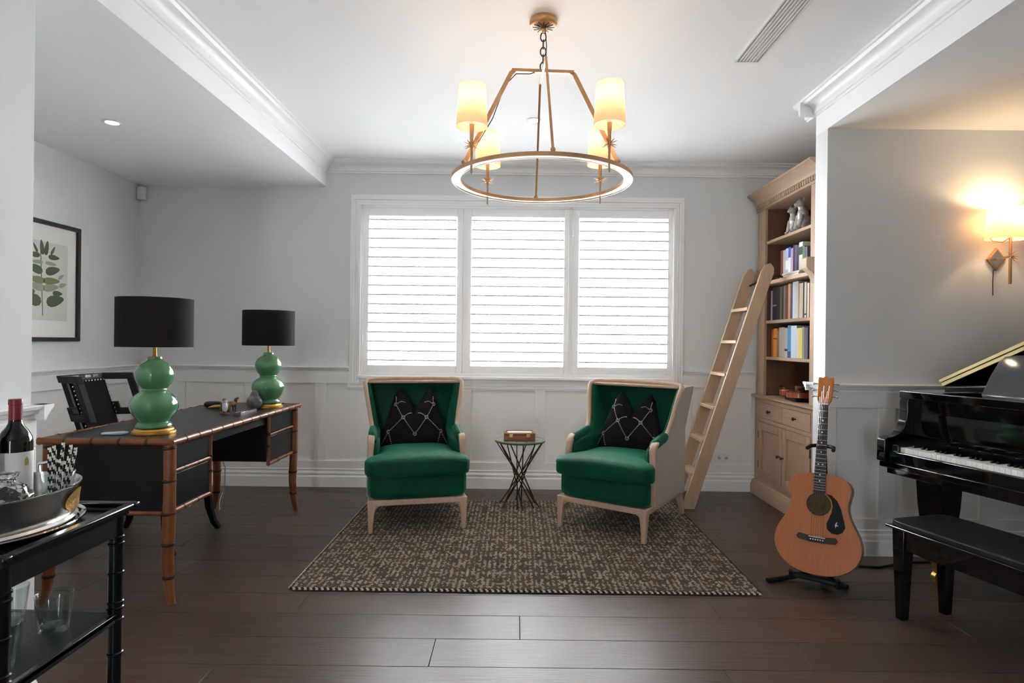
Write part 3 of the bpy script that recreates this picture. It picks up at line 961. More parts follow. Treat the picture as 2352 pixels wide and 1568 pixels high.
# ---- small things on the desk
ZDK = DH - .004
t = thing('eyeglass_case', (-2.03, 4.09, ZDK), radians(12), 'rounded black eyeglass case lying on the desk top', 'eyeglass case')
MB().sbox((0, 0, .020), (.030, .055, .020), 3.2, 8).xf(Matrix.Rotation(radians(90), 4, 'Z')).build('shell', M_LEATHER, t, merge=True, smooth=80)
t = thing('letter_opener', (-1.925, 3.93, ZDK), radians(-28), 'curved golden horn letter opener beside the eyeglass case', 'letter opener')
MB().tube([(-.085 + .17 * k / 8, .018 * sin(pi * k / 8), .012 + .012 * sin(pi * k / 8)) for k in range(9)], [.003, .006, .008, .009, .0095, .0095, .009, .008, .006], 8).build('blade', mat('horn', (222, 178, 98), .3), t)
MB().ell((.088, 0, .012), (.012, .009, .009), 10, 7).build('cap', M_BRASSLT, t)

t = thing('bird_figurine', (-1.775, 3.72, ZDK), radians(30), 'painted bird figurine with white breast and grey head on the desk', 'figurine')
b = MB()
b.ell((0, 0, .046), (.019, .022, .032), 14, 10).ell((0, -.004, .082), (.0145, .0155, .0155), 12, 9)
o = b.build('body', mat('bird_white', (222, 224, 226), .4, var=(30, (196, 204, 214), .5)), t)
MB().ell((0, -.003, .088), (.0150, .0160, .0120), 12, 9).build('cap', mat('bird_grey', (112, 120, 132), .5), t)
for sx in (-1, 1):
    MB().ell((sx * .0185, .010, .046), (.007, .022, .028), 10, 8).build('wing', mat('bird_wing', (62, 66, 36), .5, var=(40, (150, 132, 48), .7)), t)
MB().tube([(0, .018, .03), (0, .04, .018), (0, .062, .010)], [.012, .010, .005], 8).build('tail', mat('bird_tail', (40, 44, 40), .5), t)
MB().tube([(0, -.017, .084), (0, -.03, .081)], [.005, .001], 8).build('beak', mat('beak_orange', (198, 140, 50), .4), t)
q = MB().lathe([(.0001, 0), (.026, 0), (.026, .006), (.012, .010), (.009, .018), (.0001, .018)], 18)
q.build('stand', mat('red_brown_stand', (96, 48, 38), .5), t)

t = thing('animal_figurine', (-1.80, 3.86, ZDK), radians(70), 'small brown carved animal figurine between the bird and the stone', 'figurine')
b = MB()
b.ell((0, 0, .048), (.034, .016, .017), 14, 9).ell((.036, 0, .068), (.012, .0085, .017), 12, 8).ell((.048, 0, .080), (.0145, .007, .0075), 10, 8)
for x, y in ((-.024, -.008), (-.024, .008), (.022, -.008), (.022, .008)):
    b.tube([(x, y, .045), (x * 1.05, y, .02), (x, y, 0)], [.008, .005, .0055], 8)
b.tube([(-.032, 0, .052), (-.042, 0, .04), (-.043, 0, .028)], [.004, .003, .003], 6)
o = b.build('body', mat('carved_wood', (120, 78, 48), .5, var=(20, (84, 50, 30), .6)), t, smooth=60)
rm = o.modifiers.new('fuse', 'REMESH'); rm.mode = 'VOXEL'; rm.voxel_size = .003; rm.use_smooth_shade = True

t = thing('pen_tray', (-1.675, 3.78, ZDK), radians(92), 'slim grey pen tray lying along the desk edge', 'pen tray')
MB().box(-.12, .12, -.02, .02, 0, .005).build('base', mat('pewter', (96, 84, 92), .4, metal=.3), t, bevel=.002)
q = MB().box(-.12, .12, -.022, -.017, 0, .016).box(-.12, .12, .017, .022, 0, .016).box(-.122, -.117, -.022, .022, 0, .016).box(.117, .122, -.022, .022, 0, .016)
q.build('rim', mat('pewter', ), t, bevel=.001)
t = thing('fountain_pen', (-1.675, 3.78, ZDK + .005), radians(92), 'dark slender pen resting in the pen tray', 'pen')
MB().tube([(-.075, 0, .006), (-.07, 0, .006), (.02, 0, .006), (.06, 0, .006), (.07, 0, .006)], [.003, .005, .0055, .005, .002], 10).build('barrel', M_BLACK, t)
MB().tube([(.018, 0, .006), (.024, 0, .006)], .006, 10).build('band', M_BRASSLT, t)

t = thing('stone_ornament', (-1.715, 4.00, ZDK), radians(20), 'dark grey rounded stone ornament in front of the far lamp', 'ornament')
b = MB().ell((0, 0, .048), (.050, .048, .048), 20, 14).ell((.002, 0, .082), (.030, .028, .042), 16, 10)
o = b.build('stone', mat('veined_stone', (58, 54, 56), .3, var=(26, (132, 134, 132), .5), bump=(30, .3)), t)
rm = o.modifiers.new('fuse', 'REMESH'); rm.mode = 'VOXEL'; rm.voxel_size = .004; rm.use_smooth_shade = True
t = thing('cleaning_cloth', (-1.905, 2.90, ZDK), radians(8), 'folded pale blue cloth beside the near lamp', 'cloth')
MB().sbox((0, 0, .006), (.055, .030, .006), 4, 8, lambda x, y, z: (x, y, z + .002 * sin(x * 60) * (z > .006))).build('cloth', mat('blue_cloth', (176, 190, 204), .8), t, merge=True, smooth=80)

# ---- desk chair with greek key back
t = thing('desk_chair', (-2.20, 3.66, 0), 0, 'black desk chair with studded leather back and greek key fretwork sides', 'chair')
# local x: +x towards the desk (front), y along the desk
CM = M_BLACKSATIN
MB().sbox((.0, 0, .475), (.255, .25, .04), 6, 10).build('seat', M_LEATHER, t, merge=True, smooth=80)
MB().box(-.24, .25, -.245, .245, .40, .45).build('seat_frame', CM, t, bevel=.006)
for sy in (-1, 1):
    MB().bar([(.235, sy * .225, .42), (.235, sy * .23, .30), (.245, sy * .238, .15), (.270, sy * .25, .05), (.300, sy * .262, .0)], [.042, .04, .036, .032, .03], [.042, .04, .036, .032, .03], up=(1, 0, 0)).build('leg', CM, t, bevel=.004)
    MB().bar([(-.225, sy * .215, .45), (-.225, sy * .215, .30), (-.235, sy * .222, .15), (-.262, sy * .235, .05), (-.29, sy * .245, .0)], [.042, .04, .036, .032, .03], [.042, .04, .036, .032, .03], up=(1, 0, 0)).build('leg', CM, t, bevel=.004)
def bx(z): return -.235 - .19 * (z - .44) / .56
def backslab(nm, y0, y1, z0, z1, th=.028, m=CM, dx=0., rot=0., bev=.003, taper=0.):
    rings = []
    for z in (z0, z1):
        k = taper * (1 - (z - .44) / .56)
        xa = bx(z) + dx
        rings.append([(xa, y0 + k * (1 if y0 < 0 else -1), z), (xa + th, y0 + k * (1 if y0 < 0 else -1), z), (xa + th, y1 - k * (1 if y1 > 0 else -1), z), (xa, y1 - k * (1 if y1 > 0 else -1), z)])
    return MB().loft(rings).build(nm, m, t, bevel=bev)
# central upholstered panel
backslab('back_panel', -.165, .165, .44, .995, .030, CM)
backslab('back_pad', -.140, .140, .47, .965, .022, M_PILLOW, dx=.022, bev=.01)
st = MB()
for k in range(20):
    z = .48 + .475 * k / 19
    for y in (-.147, .147):
        st.ell((bx(z) + .047, y, z), (.003, .0045, .0045), 8, 5)
for k in range(11):
    y = -.13 + .26 * k / 10
    st.ell((bx(.957) + .047, y, .957), (.003, .0045, .0045), 8, 5)
st.build('nail_heads', mat('nail_silver', (190, 190, 192), .3, metal=.8), t)
# greek key fretwork on both sides
for sy in (-1, 1):
    def S(nm, a, b, z0, z1):
        al = radians(68); rings = []
        for z in (z0, z1):
            rg = []
            for (e, f_) in ((a, 0), (b, 0), (b, .036), (a, .036)):
                d_ = e - .165
                rg.append((bx(z) + d_ * sin(al) - f_ * cos(al) + .02, sy * (.160 + d_ * cos(al) + f_ * sin(al)), z))
            rings.append(rg)
        MB().loft(rings).build(nm, CM, t, bevel=.003)
    S('fret', .165, .335, .955, .995)
    S('fret', .295, .335, .735, .955)
    S('fret', .165, .295, .735, .775)
    S('fret', .165, .205, .775, .815)
for y0, y1 in ((-.105, -.055), (.0, .05), (.065, .115)):
    MB().box(bx(.98) + .0285, bx(.98) + .032, y0, y1, .969, .990).build('top_plaque', M_STEEL, t)

# ---- charging cords below the desk
for nm, pts, lab in (('charging_cable', [(-1.60, 2.98, .40), (-1.61, 3.02, .385), (-1.62, 3.08, .395), (-1.66, 3.14, .41), (-1.70, 3.19, .405), (-1.74, 3.24, .40), (-1.76, 3.27, .41)], 'thin white cable looping under the drawers of the desk'),
                     ('charging_cable', [(-1.95, 4.05, .42), (-1.94, 4.08, .36), (-1.96, 4.12, .20), (-2.00, 4.16, .06), (-2.08, 4.3, .006), (-2.2, 4.55, .006), (-2.3, 4.8, .006)], 'thin white cable hanging from the desk to the floor by the baseboard')):
    o = MB().tube(pts, .003, 6).build(nm, M_PLASTIC)
    tag(o, lab, 'cable')

# ------------------------------------------------------------------ picture on the left wall
t = thing('framed_print', (XLW + .001, 4.03, 1.185), 0, 'framed botanical print of green leaves on the wall behind the desk', 'picture')
PH, PWD = .80, .64
y0, y1 = -PWD / 2, PWD / 2
f = MB()
for a in ((y0, y1, 0, .028), (y0, y1, PH - .028, PH), (y0, y0 + .028, .028, PH - .028), (y1 - .028, y1, .028, PH - .028)):
    f.box(0, .028, *a)
f.build('frame', M_DARKWOOD, t, bevel=.003)
MB().box(0, .010, y0 + .02, y1 - .02, .02, PH - .02).build('mount', M_MAT, t)
MB().box(.010, .0115, y0 + .11, y1 - .11, .14, PH - .14).build('print_sheet', M_SHEET, t)
def leaf_mat(c): return mat('leaf_ink_%d_%d_%d' % c, c, .9)
def leaf(cy, cz, L, W, ang, c):
    n = 12; pts = []
    for k in range(n):
        u = k / n * 2 * pi
        a = cos(u) * L / 2; b = sin(u) * W / 2 * (1 - .35 * cos(u))
        pts.append((cy + a * cos(ang) - b * sin(ang), cz + a * sin(ang) + b * cos(ang)))
    MB().prism(pts, 'x', .0114, .0122).build('printed_leaf', leaf_mat(c), t)
G1, G2, G3 = (88, 96, 78), (122, 132, 92), (150, 158, 138)
def prints(mir):
    q = lambda v: mir * v
    for (cy_, cz_, L, W, an, c) in ((.085, .565, .10, .035, .0, G1), (.075, .61, .07, .02, 1.0, G1), (.075, .475, .13, .055, .25, G1), (.06, .52, .10, .025, -.05, G3), (.065, .405, .15, .045, .05, G2), (.06, .36, .14, .05, .15, G3),
                                    (.12, .325, .09, .035, 0, G1), (.10, .275, .16, .075, .2, G1), (.15, .44, .06, .022, .6, G3), (.165, .385, .07, .03, .3, G3), (.02, .62, .10, .035, 1.4, G1)):
        leaf(q(cy_), cz_, L, W, an if mir > 0 else pi - an, c)
prints(1); prints(-1)
MB().box(.0114, .0121, -.003, .003, .17, .62).xf(Matrix.Rotation(radians(3), 4, 'X')).build('printed_stem', leaf_mat((84, 92, 86)), t)

# ------------------------------------------------------------------ bookcase
BY0, BY1, BXF, BXB = 3.985, 5.030, 1.98, 2.365
bk = thing('bookcase', (2.17, 4.5, 0), 0, 'pale limed oak library bookcase with cupboards and dentil crown in the recess', 'bookcase')
BO = tuple(bk.location)
def bb(nm, x0, x1, y0, y1, z0, z1, m=M_OAK, bev=.003, par=None):
    return MB().box(x0, x1, y0, y1, z0, z1).build(nm, m, par or bk, BO, bevel=bev)
pl = [(1.945, 0), (1.945, .075), (1.955, .088), (1.958, .10), (1.968, .112), (1.975, .115), (2.36, .115), (2.36, 0)]
MB().prism(pl, 'y', BY0 - .01, BY1 + .012).build('plinth', M_OAKH, bk, BO)
bb('cabinet_body', BXF + .004, BXB, BY0 + .005, BY1, .112, .785)
# face frame
bb('face_stile', BXF - .004, BXF + .006, BY1 - .085, BY1, .112, .785)
bb('face_stile', BXF - .004, BXF + .006, BY0, BY0 + .09, .112, .785)
bb('face_rail', BXF - .004, BXF + .006, BY0 + .09, BY1 - .085, .112, .160, M_OAKH)
bb('face_rail', BXF - .004, BXF + .006, BY0 + .09, BY1 - .085, .600, .628, M_OAKH)
bb('face_rail', BXF - .004, BXF + .006, BY0 + .09, BY1 - .085, .755, .785, M_OAKH)
YM = (BY0 + .09 + BY1 - .085) / 2
for (a, b, s) in ((BY0 + .093, YM - .003, -1), (YM + .003, BY1 - .088, 1)):
    dr = bb('drawer', BXF - .008, BXF + .01, a, b, .632, .752, M_OAKH)
    kx = (a + b) / 2
    MB().lathe([(.0001, 0), (.006, 0), (.005, .010), (.012, .016), (.013, .022), (.008, .027), (.0001, .028)], 14).xf(Matrix.Translation((BXF - .008, kx, .694)) @ Matrix.Rotation(radians(-90), 4, 'Y')).build('knob', M_BRONZE, dr, BO)
    sw = .065
    d = MB()
    d.box(BXF - .010, BXF + .012, a, a + sw, .163, .597).box(BXF - .010, BXF + .012, b - sw, b, .163, .597)
    d.box(BXF - .010, BXF + .012, a + sw, b - sw, .163, .163 + sw).box(BXF - .010, BXF + .012, a + sw, b - sw, .597 - sw, .597)
    dd = d.build('door', M_OAK, bk, BO, bevel=.004)
    bb('door_panel', BXF + .001, BXF + .010, a + sw, b - sw, .163 + sw, .597 - sw, M_OAK, 0, dd)
    kk = (b - .03) if s < 0 else (a + .03)
    MB().lathe([(.0001, 0), (.006, 0), (.005, .010), (.012, .016), (.013, .022), (.008, .027), (.0001, .028)], 14).xf(Matrix.Translation((BXF - .010, kk, .382)) @ Matrix.Rotation(radians(-90), 4, 'Y')).build('knob', M_BRONZE, dd, BO)
    hy = a if s < 0 else b
    for hz in (.25, .49):
        MB().box(BXF - .012, BXF - .004, hy - .005, hy + .005, hz - .028, hz + .028).build('hinge', M_BRONZE, dd, BO, bevel=.002)
ct = [(1.955, .812), (1.945, .806), (1.945, .796), (1.953, .790), (1.966, .786), (1.972, .780), (2.36, .780), (2.36, .812)]
MB().prism(ct, 'y', BY0 - .008, BY1 + .012).build('counter', M_OAKH, bk, BO)
# upper case
UX = 1.985
IY0, IY1 = 4.130, 4.885
bb('side_panel', UX, BXB, IY1, BY1 - .005, .812, 2.33)
bb('side_panel', UX, BXB, BY0 + .004, IY0, .812, 2.33)
bb('back_board', BXB - .015, BXB, IY0, IY1, .812, 2.33, mat('oak_shadow_back', (112, 82, 62), .6, var=(6, (94, 68, 50), .8), stretch=(9, 9, 1)), 0)  # shade inside the case is put into this darker oak colour
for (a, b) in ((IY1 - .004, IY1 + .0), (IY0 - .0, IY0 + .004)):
    bb('side_shadow', UX + .02, BXB - .015, a, b, .812, 2.30, MATS['oak_shadow_back'], 0)  # thin boards added to carry the painted interior shade on the sides
bb('top_board', UX, BXB, IY0, IY1, 2.300, 2.335, M_OAKH)
for z in (1.110, 1.397, 2.030):
    bb('shelf', UX + .012, BXB - .015, IY0, IY1, z - .012, z + .012, M_OAKH)
bb('shelf', UX - .012, BXB - .015, IY0, IY1, 1.685, 1.715, M_OAKH)
# ladder rail brackets (scrolled) and rail
scroll = [(0, 1.80), (-.075, 1.80), (-.085, 1.79), (-.085, 1.735), (-.070, 1.715), (-.052, 1.705), (-.035, 1.685), (-.022, 1.655), (-.012, 1.635), (0, 1.632)]
for (a, b) in ((BY0 + .02, BY0 + .10), (IY1 + .03, IY1 + .11)):
    MB().prism([(UX + p[0], p[1]) for p in scroll], 'y', a, b).build('bracket', M_OAK, bk, BO, bevel=.003)
bb('ladder_rail', UX - .034, UX - .018, BY0 + .03, IY1 + .10, 1.684, 1.712, M_OAKH)
# crown
cr = [(UX - .001, 2.337), (UX - .001, 2.30), (1.975, 2.30), (1.975, 2.352), (1.966, 2.356), (1.962, 2.372), (1.950, 2.385), (1.928, 2.405), (1.912, 2.420), (1.905, 2.424), (1.897, 2.428), (1.897, 2.444), (2.36, 2.444), (2.36, 2.337)]
MB().prism(cr, 'y', BY0 - .02, BY1 + .014).build('crown', M_OAKH, bk, BO)
q = MB()
yy = BY0 + .01
while yy < BY1 - .02:
    q.box(1.963, 1.976, yy, yy + .020, 2.318, 2.348); yy += .034
q.build('dentil_band', M_OAK, bk, BO)

# ---- library ladder
lad = thing('library_ladder', (1.28, 4.69, 0), 0, 'pale wooden library ladder leaning against the bookcase', 'ladder')
LO = tuple(lad.location)
def lxz(z): return 1.28 + (1.835 - 1.28) * z / 1.72     # centre line of stiles
for yy in (4.50, 4.86):
    pts = [(lxz(0), yy, 0.0), (lxz(.6), yy, .6), (lxz(1.2), yy, 1.2), (lxz(1.6), yy, 1.6)]
    w2 = .045
    dirv = Vector((1.835 - 1.28, 0, 1.72)).normalized(); nrm = Vector((dirv.z, 0, -dirv.x))
    poly = [(lxz(0) - w2 * 1.05, 0), (lxz(0) + w2 * 1.05, 0)]
    up_ = Vector((lxz(1.70), 0, 1.70))
    poly += [tuple((up_ + nrm * w2).xz), tuple((up_ + nrm * w2 * 1.05 + dirv * .06).xz), tuple((up_ + nrm * w2 * .8 + dirv * .10).xz), tuple((up_ + dirv * .125).xz), tuple((up_ - nrm * w2 * .6 + dirv * .105).xz), tuple((up_ - nrm * w2 + dirv * .05).xz), tuple((up_ - nrm * w2).xz)]
    MB().prism(poly, 'y', yy - .012, yy + .012).build('stile', M_LADDER, lad, LO, bevel=.003)
for z in (.247, .494, .740, .989, 1.236, 1.482):
    x = lxz(z)
    MB().box(x - .055, x + .040, 4.512, 4.848, z - .012, z + .012).build('tread', M_LADDER, lad, LO, bevel=.003)
for yy in (4.53, 4.835):
    MB().tube([(1.845, yy, 1.68), (1.885, yy, 1.70), (1.915, yy, 1.722), (1.935, yy, 1.730), (1.955, yy, 1.728), (1.973, yy, 1.718)], .008, 8).build('hook', M_BRONZE, lad, LO)

# ---- books
def book(y0, y1, z, h, dep, col, label, lean=0., group='books in the oak bookcase', xf=2.020, band=None):
    t = thing('book', (xf, (y0 + y1) / 2, z), 0, label, 'book', group)
    t.rotation_euler = (lean, 0, 0)
    w = (y1 - y0) - .0015
    c = MB()
    c.box(0, .002, -w / 2, w / 2, 0, h).box(.002, dep, -w / 2, -w / 2 + .002, 0, h).box(.002, dep, w / 2 - .002, w / 2, 0, h)
    c.build('cover', mat('cover_%d_%d_%d' % col, col, .5), t)
    MB().box(.003, dep - .004, -w / 2 + .002, w / 2 - .002, .003, h - .004).build('pages', M_PAGES, t)
    if band:
        MB().box(-.0006, .0005, -w / 2, w / 2, h * band[0], h * band[1]).build('spine_label', mat('cover_%d_%d_%d' % band[2], band[2], .5), t)


def yx(px, X=2.02): return 1400 * X / (px - 1186)
def row_of(z, shelf, items, xf=2.02):
    for (a, b, h, col, lab, band) in items:
        y1, y0 = yx(a, xf), yx(b, xf)
        book(max(y0, IY0 + .002), min(y1, IY1 - .002), z, h, .17, col, lab, xf=xf, band=band)


ZU, ZM, ZL = 1.7152, 1.4092, 1.1222
row_of(ZU, 'upper', [
    (1790.5, 1796.5, .225, (122, 56, 46), 'brick red book starting the row beneath the silver figurines', None),
    (1796.5, 1802.5, .222, (186, 184, 184), 'pale grey book next to the brick red one, top book shelf', None),
    (1802.5, 1808.5, .228, (164, 186, 220), 'light blue book on the top book shelf', (.3, .6, (226, 230, 236))),
    (1808.5, 1814.0, .232, (52, 84, 178), 'bright blue book with white lower spine, top book shelf', (.0, .66, (230, 232, 238))),
    (1814.0, 1819.3, .218, (196, 162, 176), 'dusty pink book on the top book shelf', None),
    (1819.3, 1822.8, .235, (52, 34, 78), 'thin deep purple book on the top book shelf', None),
    (1822.8, 1828.0, .232, (88, 84, 124), 'slate violet book on the top book shelf', None),
    (1828.0, 1832.8, .225, (74, 72, 56), 'dark olive book on the top book shelf', None),
    (1832.8, 1841.0, .240, (226, 224, 216), 'white book with black block on its spine, top book shelf', (.62, .86, (60, 60, 66))),
    (1841.0, 1846.0, .205, (70, 120, 66), 'leaf green book on the top book shelf', None),
    (1846.0, 1852.0, .195, (96, 78, 108), 'plum grey book on the top book shelf', None),
], 2.03)
book(4.147, 4.172, ZU + .001, .222, .16, (118, 190, 172), 'teal book leaning at the end of the top book shelf', lean=radians(-4), xf=2.03)
row_of(ZM, 'middle', [
    (1769.5, 1773.5, .235, (158, 148, 172), 'thin lavender book beside the ladder, middle book shelf', None),
    (1773.5, 1782.0, .262, (24, 20, 26), 'thick black book nearest the ladder, middle book shelf', (.42, .46, (150, 146, 150))),
    (1782.0, 1790.6, .258, (34, 26, 34), 'thick aubergine black book, second dark volume, middle book shelf', None),
    (1790.6, 1794.6, .252, (88, 92, 66), 'thin moss green book on the middle book shelf', None),
    (1794.6, 1798.4, .260, (22, 20, 22), 'thin black book after the moss green one, middle book shelf', None),
    (1798.4, 1803.0, .256, (122, 92, 74), 'tan brown book on the middle book shelf', None),
    (1803.0, 1809.0, .258, (70, 46, 46), 'dark maroon book on the middle book shelf', None),
    (1809.0, 1814.4, .262, (190, 128, 76), 'ochre orange book on the middle book shelf', None),
    (1814.4, 1819.4, .262, (52, 62, 98), 'navy blue book on the middle book shelf', None),
    (1819.4, 1832.6, .268, (196, 198, 202), 'wide silver grey book on the middle book shelf', None),
    (1832.6, 1835.0, .255, (196, 124, 84), 'very thin terracotta book on the middle book shelf', None),
    (1835.0, 1843.2, .248, (214, 204, 182), 'thick cream book on the middle book shelf', None),
    (1843.2, 1846.2, .25, (58, 44, 40), 'thin dark brown book on the middle book shelf', None),
    (1846.2, 1851.0, .25, (208, 204, 188), 'cream book with dark borders on the middle book shelf', (.08, .12, (70, 60, 54))),
    (1851.0, 1853.2, .244, (84, 60, 52), 'thin chestnut book near the end of the middle book shelf', None),
    (1853.2, 1857.0, .240, (222, 214, 196), 'ivory book ending the middle book shelf', None),
])
row_of(ZL, 'lower', [
    (1772.0, 1776.4, .215, (160, 84, 26), 'thin burnt orange book starting the row above the violin', None),
    (1776.4, 1785.0, .222, (222, 134, 38), 'bright orange book on the lower book shelf', (.62, .66, (70, 54, 40))),
    (1785.0, 1789.0, .205, (124, 116, 100), 'khaki book on the lower book shelf', None),
    (1789.0, 1802.0, .228, (166, 154, 146), 'wide taupe book on the lower book shelf', None),
    (1802.0, 1808.8, .220, (168, 164, 158), 'grey book with black mark on its spine, lower book shelf', (.22, .30, (30, 28, 30))),
    (1808.8, 1816.5, .240, (62, 124, 178), 'blue book on the lower book shelf', (.0, .2, (44, 66, 104))),
    (1816.5, 1829.8, .236, (192, 206, 218), 'wide pale blue book on the lower book shelf', None),
    (1829.8, 1834.6, .216, (222, 200, 190), 'blush pink book on the lower book shelf', None),
    (1834.6, 1842.2, .218, (216, 208, 84), 'yellow book on the lower book shelf', None),
    (1842.2, 1847.0, .224, (150, 146, 140), 'stone grey book after the yellow one, lower book shelf', None),
    (1847.0, 1855.5, .220, (104, 92, 104), 'mauve grey book ending the lower book shelf', None),
])
# flat books lying in front
for k, (z, dy, dx, h, c, lab) in enumerate(((ZU, .30, .0, .016, (150, 92, 72), 'red brown book lying flat at the front edge of the top book shelf'), (ZU + .0165, .26, -.006, .013, (206, 202, 192), 'pale magazine lying on the flat red brown book, top book shelf'))):
    t = thing('book', (1.995, 4.43 - .02 * k, z), radians(2 * k), lab, 'book', 'books in the oak bookcase')
    MB().box(-.02, -.0185 + .03, -dy / 2, dy / 2, 0, .0015).box(-.02, .0115, -dy / 2, dy / 2, h - .0015, h).box(.010, .0115, -dy / 2, dy / 2, .0015, h - .0015).build('cover', mat('cover_%d_%d_%d' % c, c, .5), t)
    MB().box(-.018, .0095, -dy / 2 + .003, dy / 2 - .003, .0017, h - .0017).build('pages', M_PAGES, t)


# ---- pair of silver dog figurines
def dogfig(loc, rz, label, s=1.):
    t = thing('silver_figurine', loc, rz, label, 'figurine', 'silver animal figurines on the top shelf')
    b = MB()
    b.ell((0, .015, .055), (.042, .050, .055), 16, 12).ell((0, .0, .105), (.034, .036, .055), 16, 12).ell((0, -.008, .150), (.022, .024, .03), 12, 9)
    b.ell((0, -.020, .178), (.028, .030, .027), 14, 10).ell((0, -.046, .170), (.014, .018, .013), 12, 8)
    for sx in (-1, 1):
        b.ell((sx * .024, -.012, .203), (.010, .006, .014), 10, 8)
        b.tube([(sx * .022, -.022, .10), (sx * .022, -.036, .05), (sx * .022, -.042, .012)], [.014, .011, .012], 10)
        b.ell((sx * .022, -.050, .009), (.012, .018, .009), 10, 7)
        b.ell((sx * .040, .000, .022), (.016, .036, .022), 10, 8)
    b.xf(Matrix.Scale(s, 4))
    o = b.build('body', M_SILVERFIG, t, smooth=80)
    rm = o.modifiers.new('fuse', 'REMESH'); rm.mode = 'VOXEL'; rm.voxel_size = .0045; rm.use_smooth_shade = True
dogfig((2.06, 4.545, 2.0422), radians(-70), 'seated silver animal figurine nearer the ladder on the highest shelf', .98)
dogfig((2.06, 4.405, 2.0422), radians(-80), 'seated silver animal figurine farther from the ladder on the highest shelf', 1.1)

# ---- violin on the counter
t = thing('violin', (2.045, 4.44, .8125), radians(-4), 'red brown violin lying on the bookcase counter', 'violin')
def vio_outline(n=64):
    pts = []
    ys = [0, .006, .02, .045, .08, .12, .145, .155, .175, .20, .215, .235, .27, .31, .34, .352, .356]
    ws = [.0, .045, .078, .098, .103, .095, .078, .080, .058, .055, .060, .066, .082, .078, .052, .028, .0]
    N_ = 40
    r = []
    for k in range(N_ + 1):
        y = .356 * (1 - cos(pi * k / N_)) / 2
        r.append((interp(y, ys, ws), y))
    return r[1:-1]
vo = vio_outline()
poly = [(w_, y) for w_, y in vo] + [(-w_, y) for w_, y in reversed(vo)]
def vring(z, s): return [(p[0] * s, (p[1] - .178) * s, z) for p in poly]
MB().loft([vring(.030, .96), vring(.032, 1.0), vring(.036, 1.0), vring(.064, .985), vring(.066, 1.01), vring(.070, 1.0), vring(.076, .85), vring(.080, .55), vring(.081, .2)]).build('body', M_VIOLIN, t, smooth=50)
MB().bar([(0, .175, .072), (0, .24, .076), (0, .31, .074), (0, .325, .062)], [.03, .026, .024, .02], [.018, .016, .016, .02]).build('neck', M_VIOLIN, t, bevel=.003)
MB().bar([(0, -.02, .094), (0, .12, .090), (0, .30, .086)], [.040, .034, .025], .006).build('fingerboard', M_BLACK, t)
MB().bar([(0, -.17, .084), (0, -.07, .094)], [.030, .042], .006).build('tailpiece', M_BLACK, t)
MB().box(-.022, .022, -.036, -.032, .078, .108).build('bridge', M_OAK, t)
MB().sbox((0, -.165, .089), (.055, .03, .008), 3, 6).build('chin_rest', M_BLACK, t, merge=True, smooth=80)
q = MB()
for k in range(4):
    x = -.012 + .008 * k
    q.tube([(x * .8, -.10, .095), (x, -.034, .1085), (x * .5, .31, .0895)], .0007, 5)
q.build('strings', M_STEEL, t)
t2 = thing('violin_rest', (2.045, 4.44, .812), radians(-4), 'low black rest pad under the violin', 'stand')
MB().box(-.05, .05, -.12, .10, .0, .028).build('pad', M_RUBBER, t2, bevel=.008)
t.location.z = .8125

# ------------------------------------------------------------------ chandelier
CHX, CHY = .108, 2.80
ch = thing('chandelier', (CHX, CHY, ZC), 0, 'antique brass ring chandelier with four lit ivory shades', 'chandelier')
MB().lathe([(.0001, 0), (.060, 0), (.064, -.006), (.064, -.020), (.058, -.028), (.040, -.034), (.018, -.038), (.0001, -.038)], 40).build('canopy', M_BRASS, ch)
q = MB()
for k in range(12):
    a = 2 * pi * k / 12
    q.bar([(.014 * cos(a), .014 * sin(a), -.042), (.050 * cos(a), .050 * sin(a), -.036)], [.006, .0025], .004)
q.build('canopy_star', M_BRONZE, ch)
MB().lathe([(.0001, -.036), (.011, -.036), (.012, -.048), (.007, -.054), (.007, -.062), (.0001, -.062)], 16).build('stem_cup', M_BRASS, ch)
ZBAR = 2.462 - ZC
z = -.060
k = 0
while z > ZBAR + .035:
    q = MB()
    pts = []
    for i in range(17):
        a = 2 * pi * i / 16
        px, pz = .0125 * cos(a), .021 * sin(a)
        pts.append((px, 0, z - .021 + pz) if k % 2 == 0 else (0, px, z - .021 + pz))
    q.tube(pts, .003, 6, cap=False)
    q.build('chain_link', M_BRONZE, ch)
    z -= .034; k += 1
BL = .143
rot = radians(3)
def rp(r, a, z): return (r * cos(a), r * sin(a), z)
MB().bar([rp(-BL, rot, ZBAR), rp(BL, rot, ZBAR)], .018, .014).build('crossbar', M_BRASS, ch, bevel=.002)
MB().bar([rp(-BL, rot + pi / 2, ZBAR - .002), rp(BL, rot + pi / 2, ZBAR - .002)], .012, .012).build('crossbar', M_BRASS, ch, bevel=.002)
ZR = 1.955 - ZC
RO, RI = .412, .372
for k in range(4):
    a = radians((-40, -86, -148, 92)[k])
    wd = .019 if k % 2 == 0 else .010
    q = MB().bar([rp(BL - .012, rot + (0, -pi / 2, pi, pi / 2)[k], ZBAR), rp(BL + .004, rot + (0, -pi / 2, pi, pi / 2)[k], ZBAR - .014), rp(RO - .02, a, ZR + .03), rp(RO - .015, a, ZR + .012)], wd, .008, up=(0, 1, .2) if k % 2 == 0 else (0, 0, 1))
    q.build('arm', M_BRASS, ch)
    MB().ell(rp(RO - .012, a, ZR + .022), (.011, .011, .011), 12, 8).build('arm_ball', M_BRASS, ch)
n = 72
def ringm(nm, r0, r1, z0, z1, m):
    MB().loft([[(r * cos(2 * pi * i / n), r * sin(2 * pi * i / n), zz) for i in range(n)] for r, zz in ((r0, z0), (r1, z0), (r1, z1), (r0, z1), (r0, z0))], cap=False).build(nm, m, ch)
ringm('ring_outer_band', RO - .003, RO, ZR - .006, ZR + .012, M_BRASS)
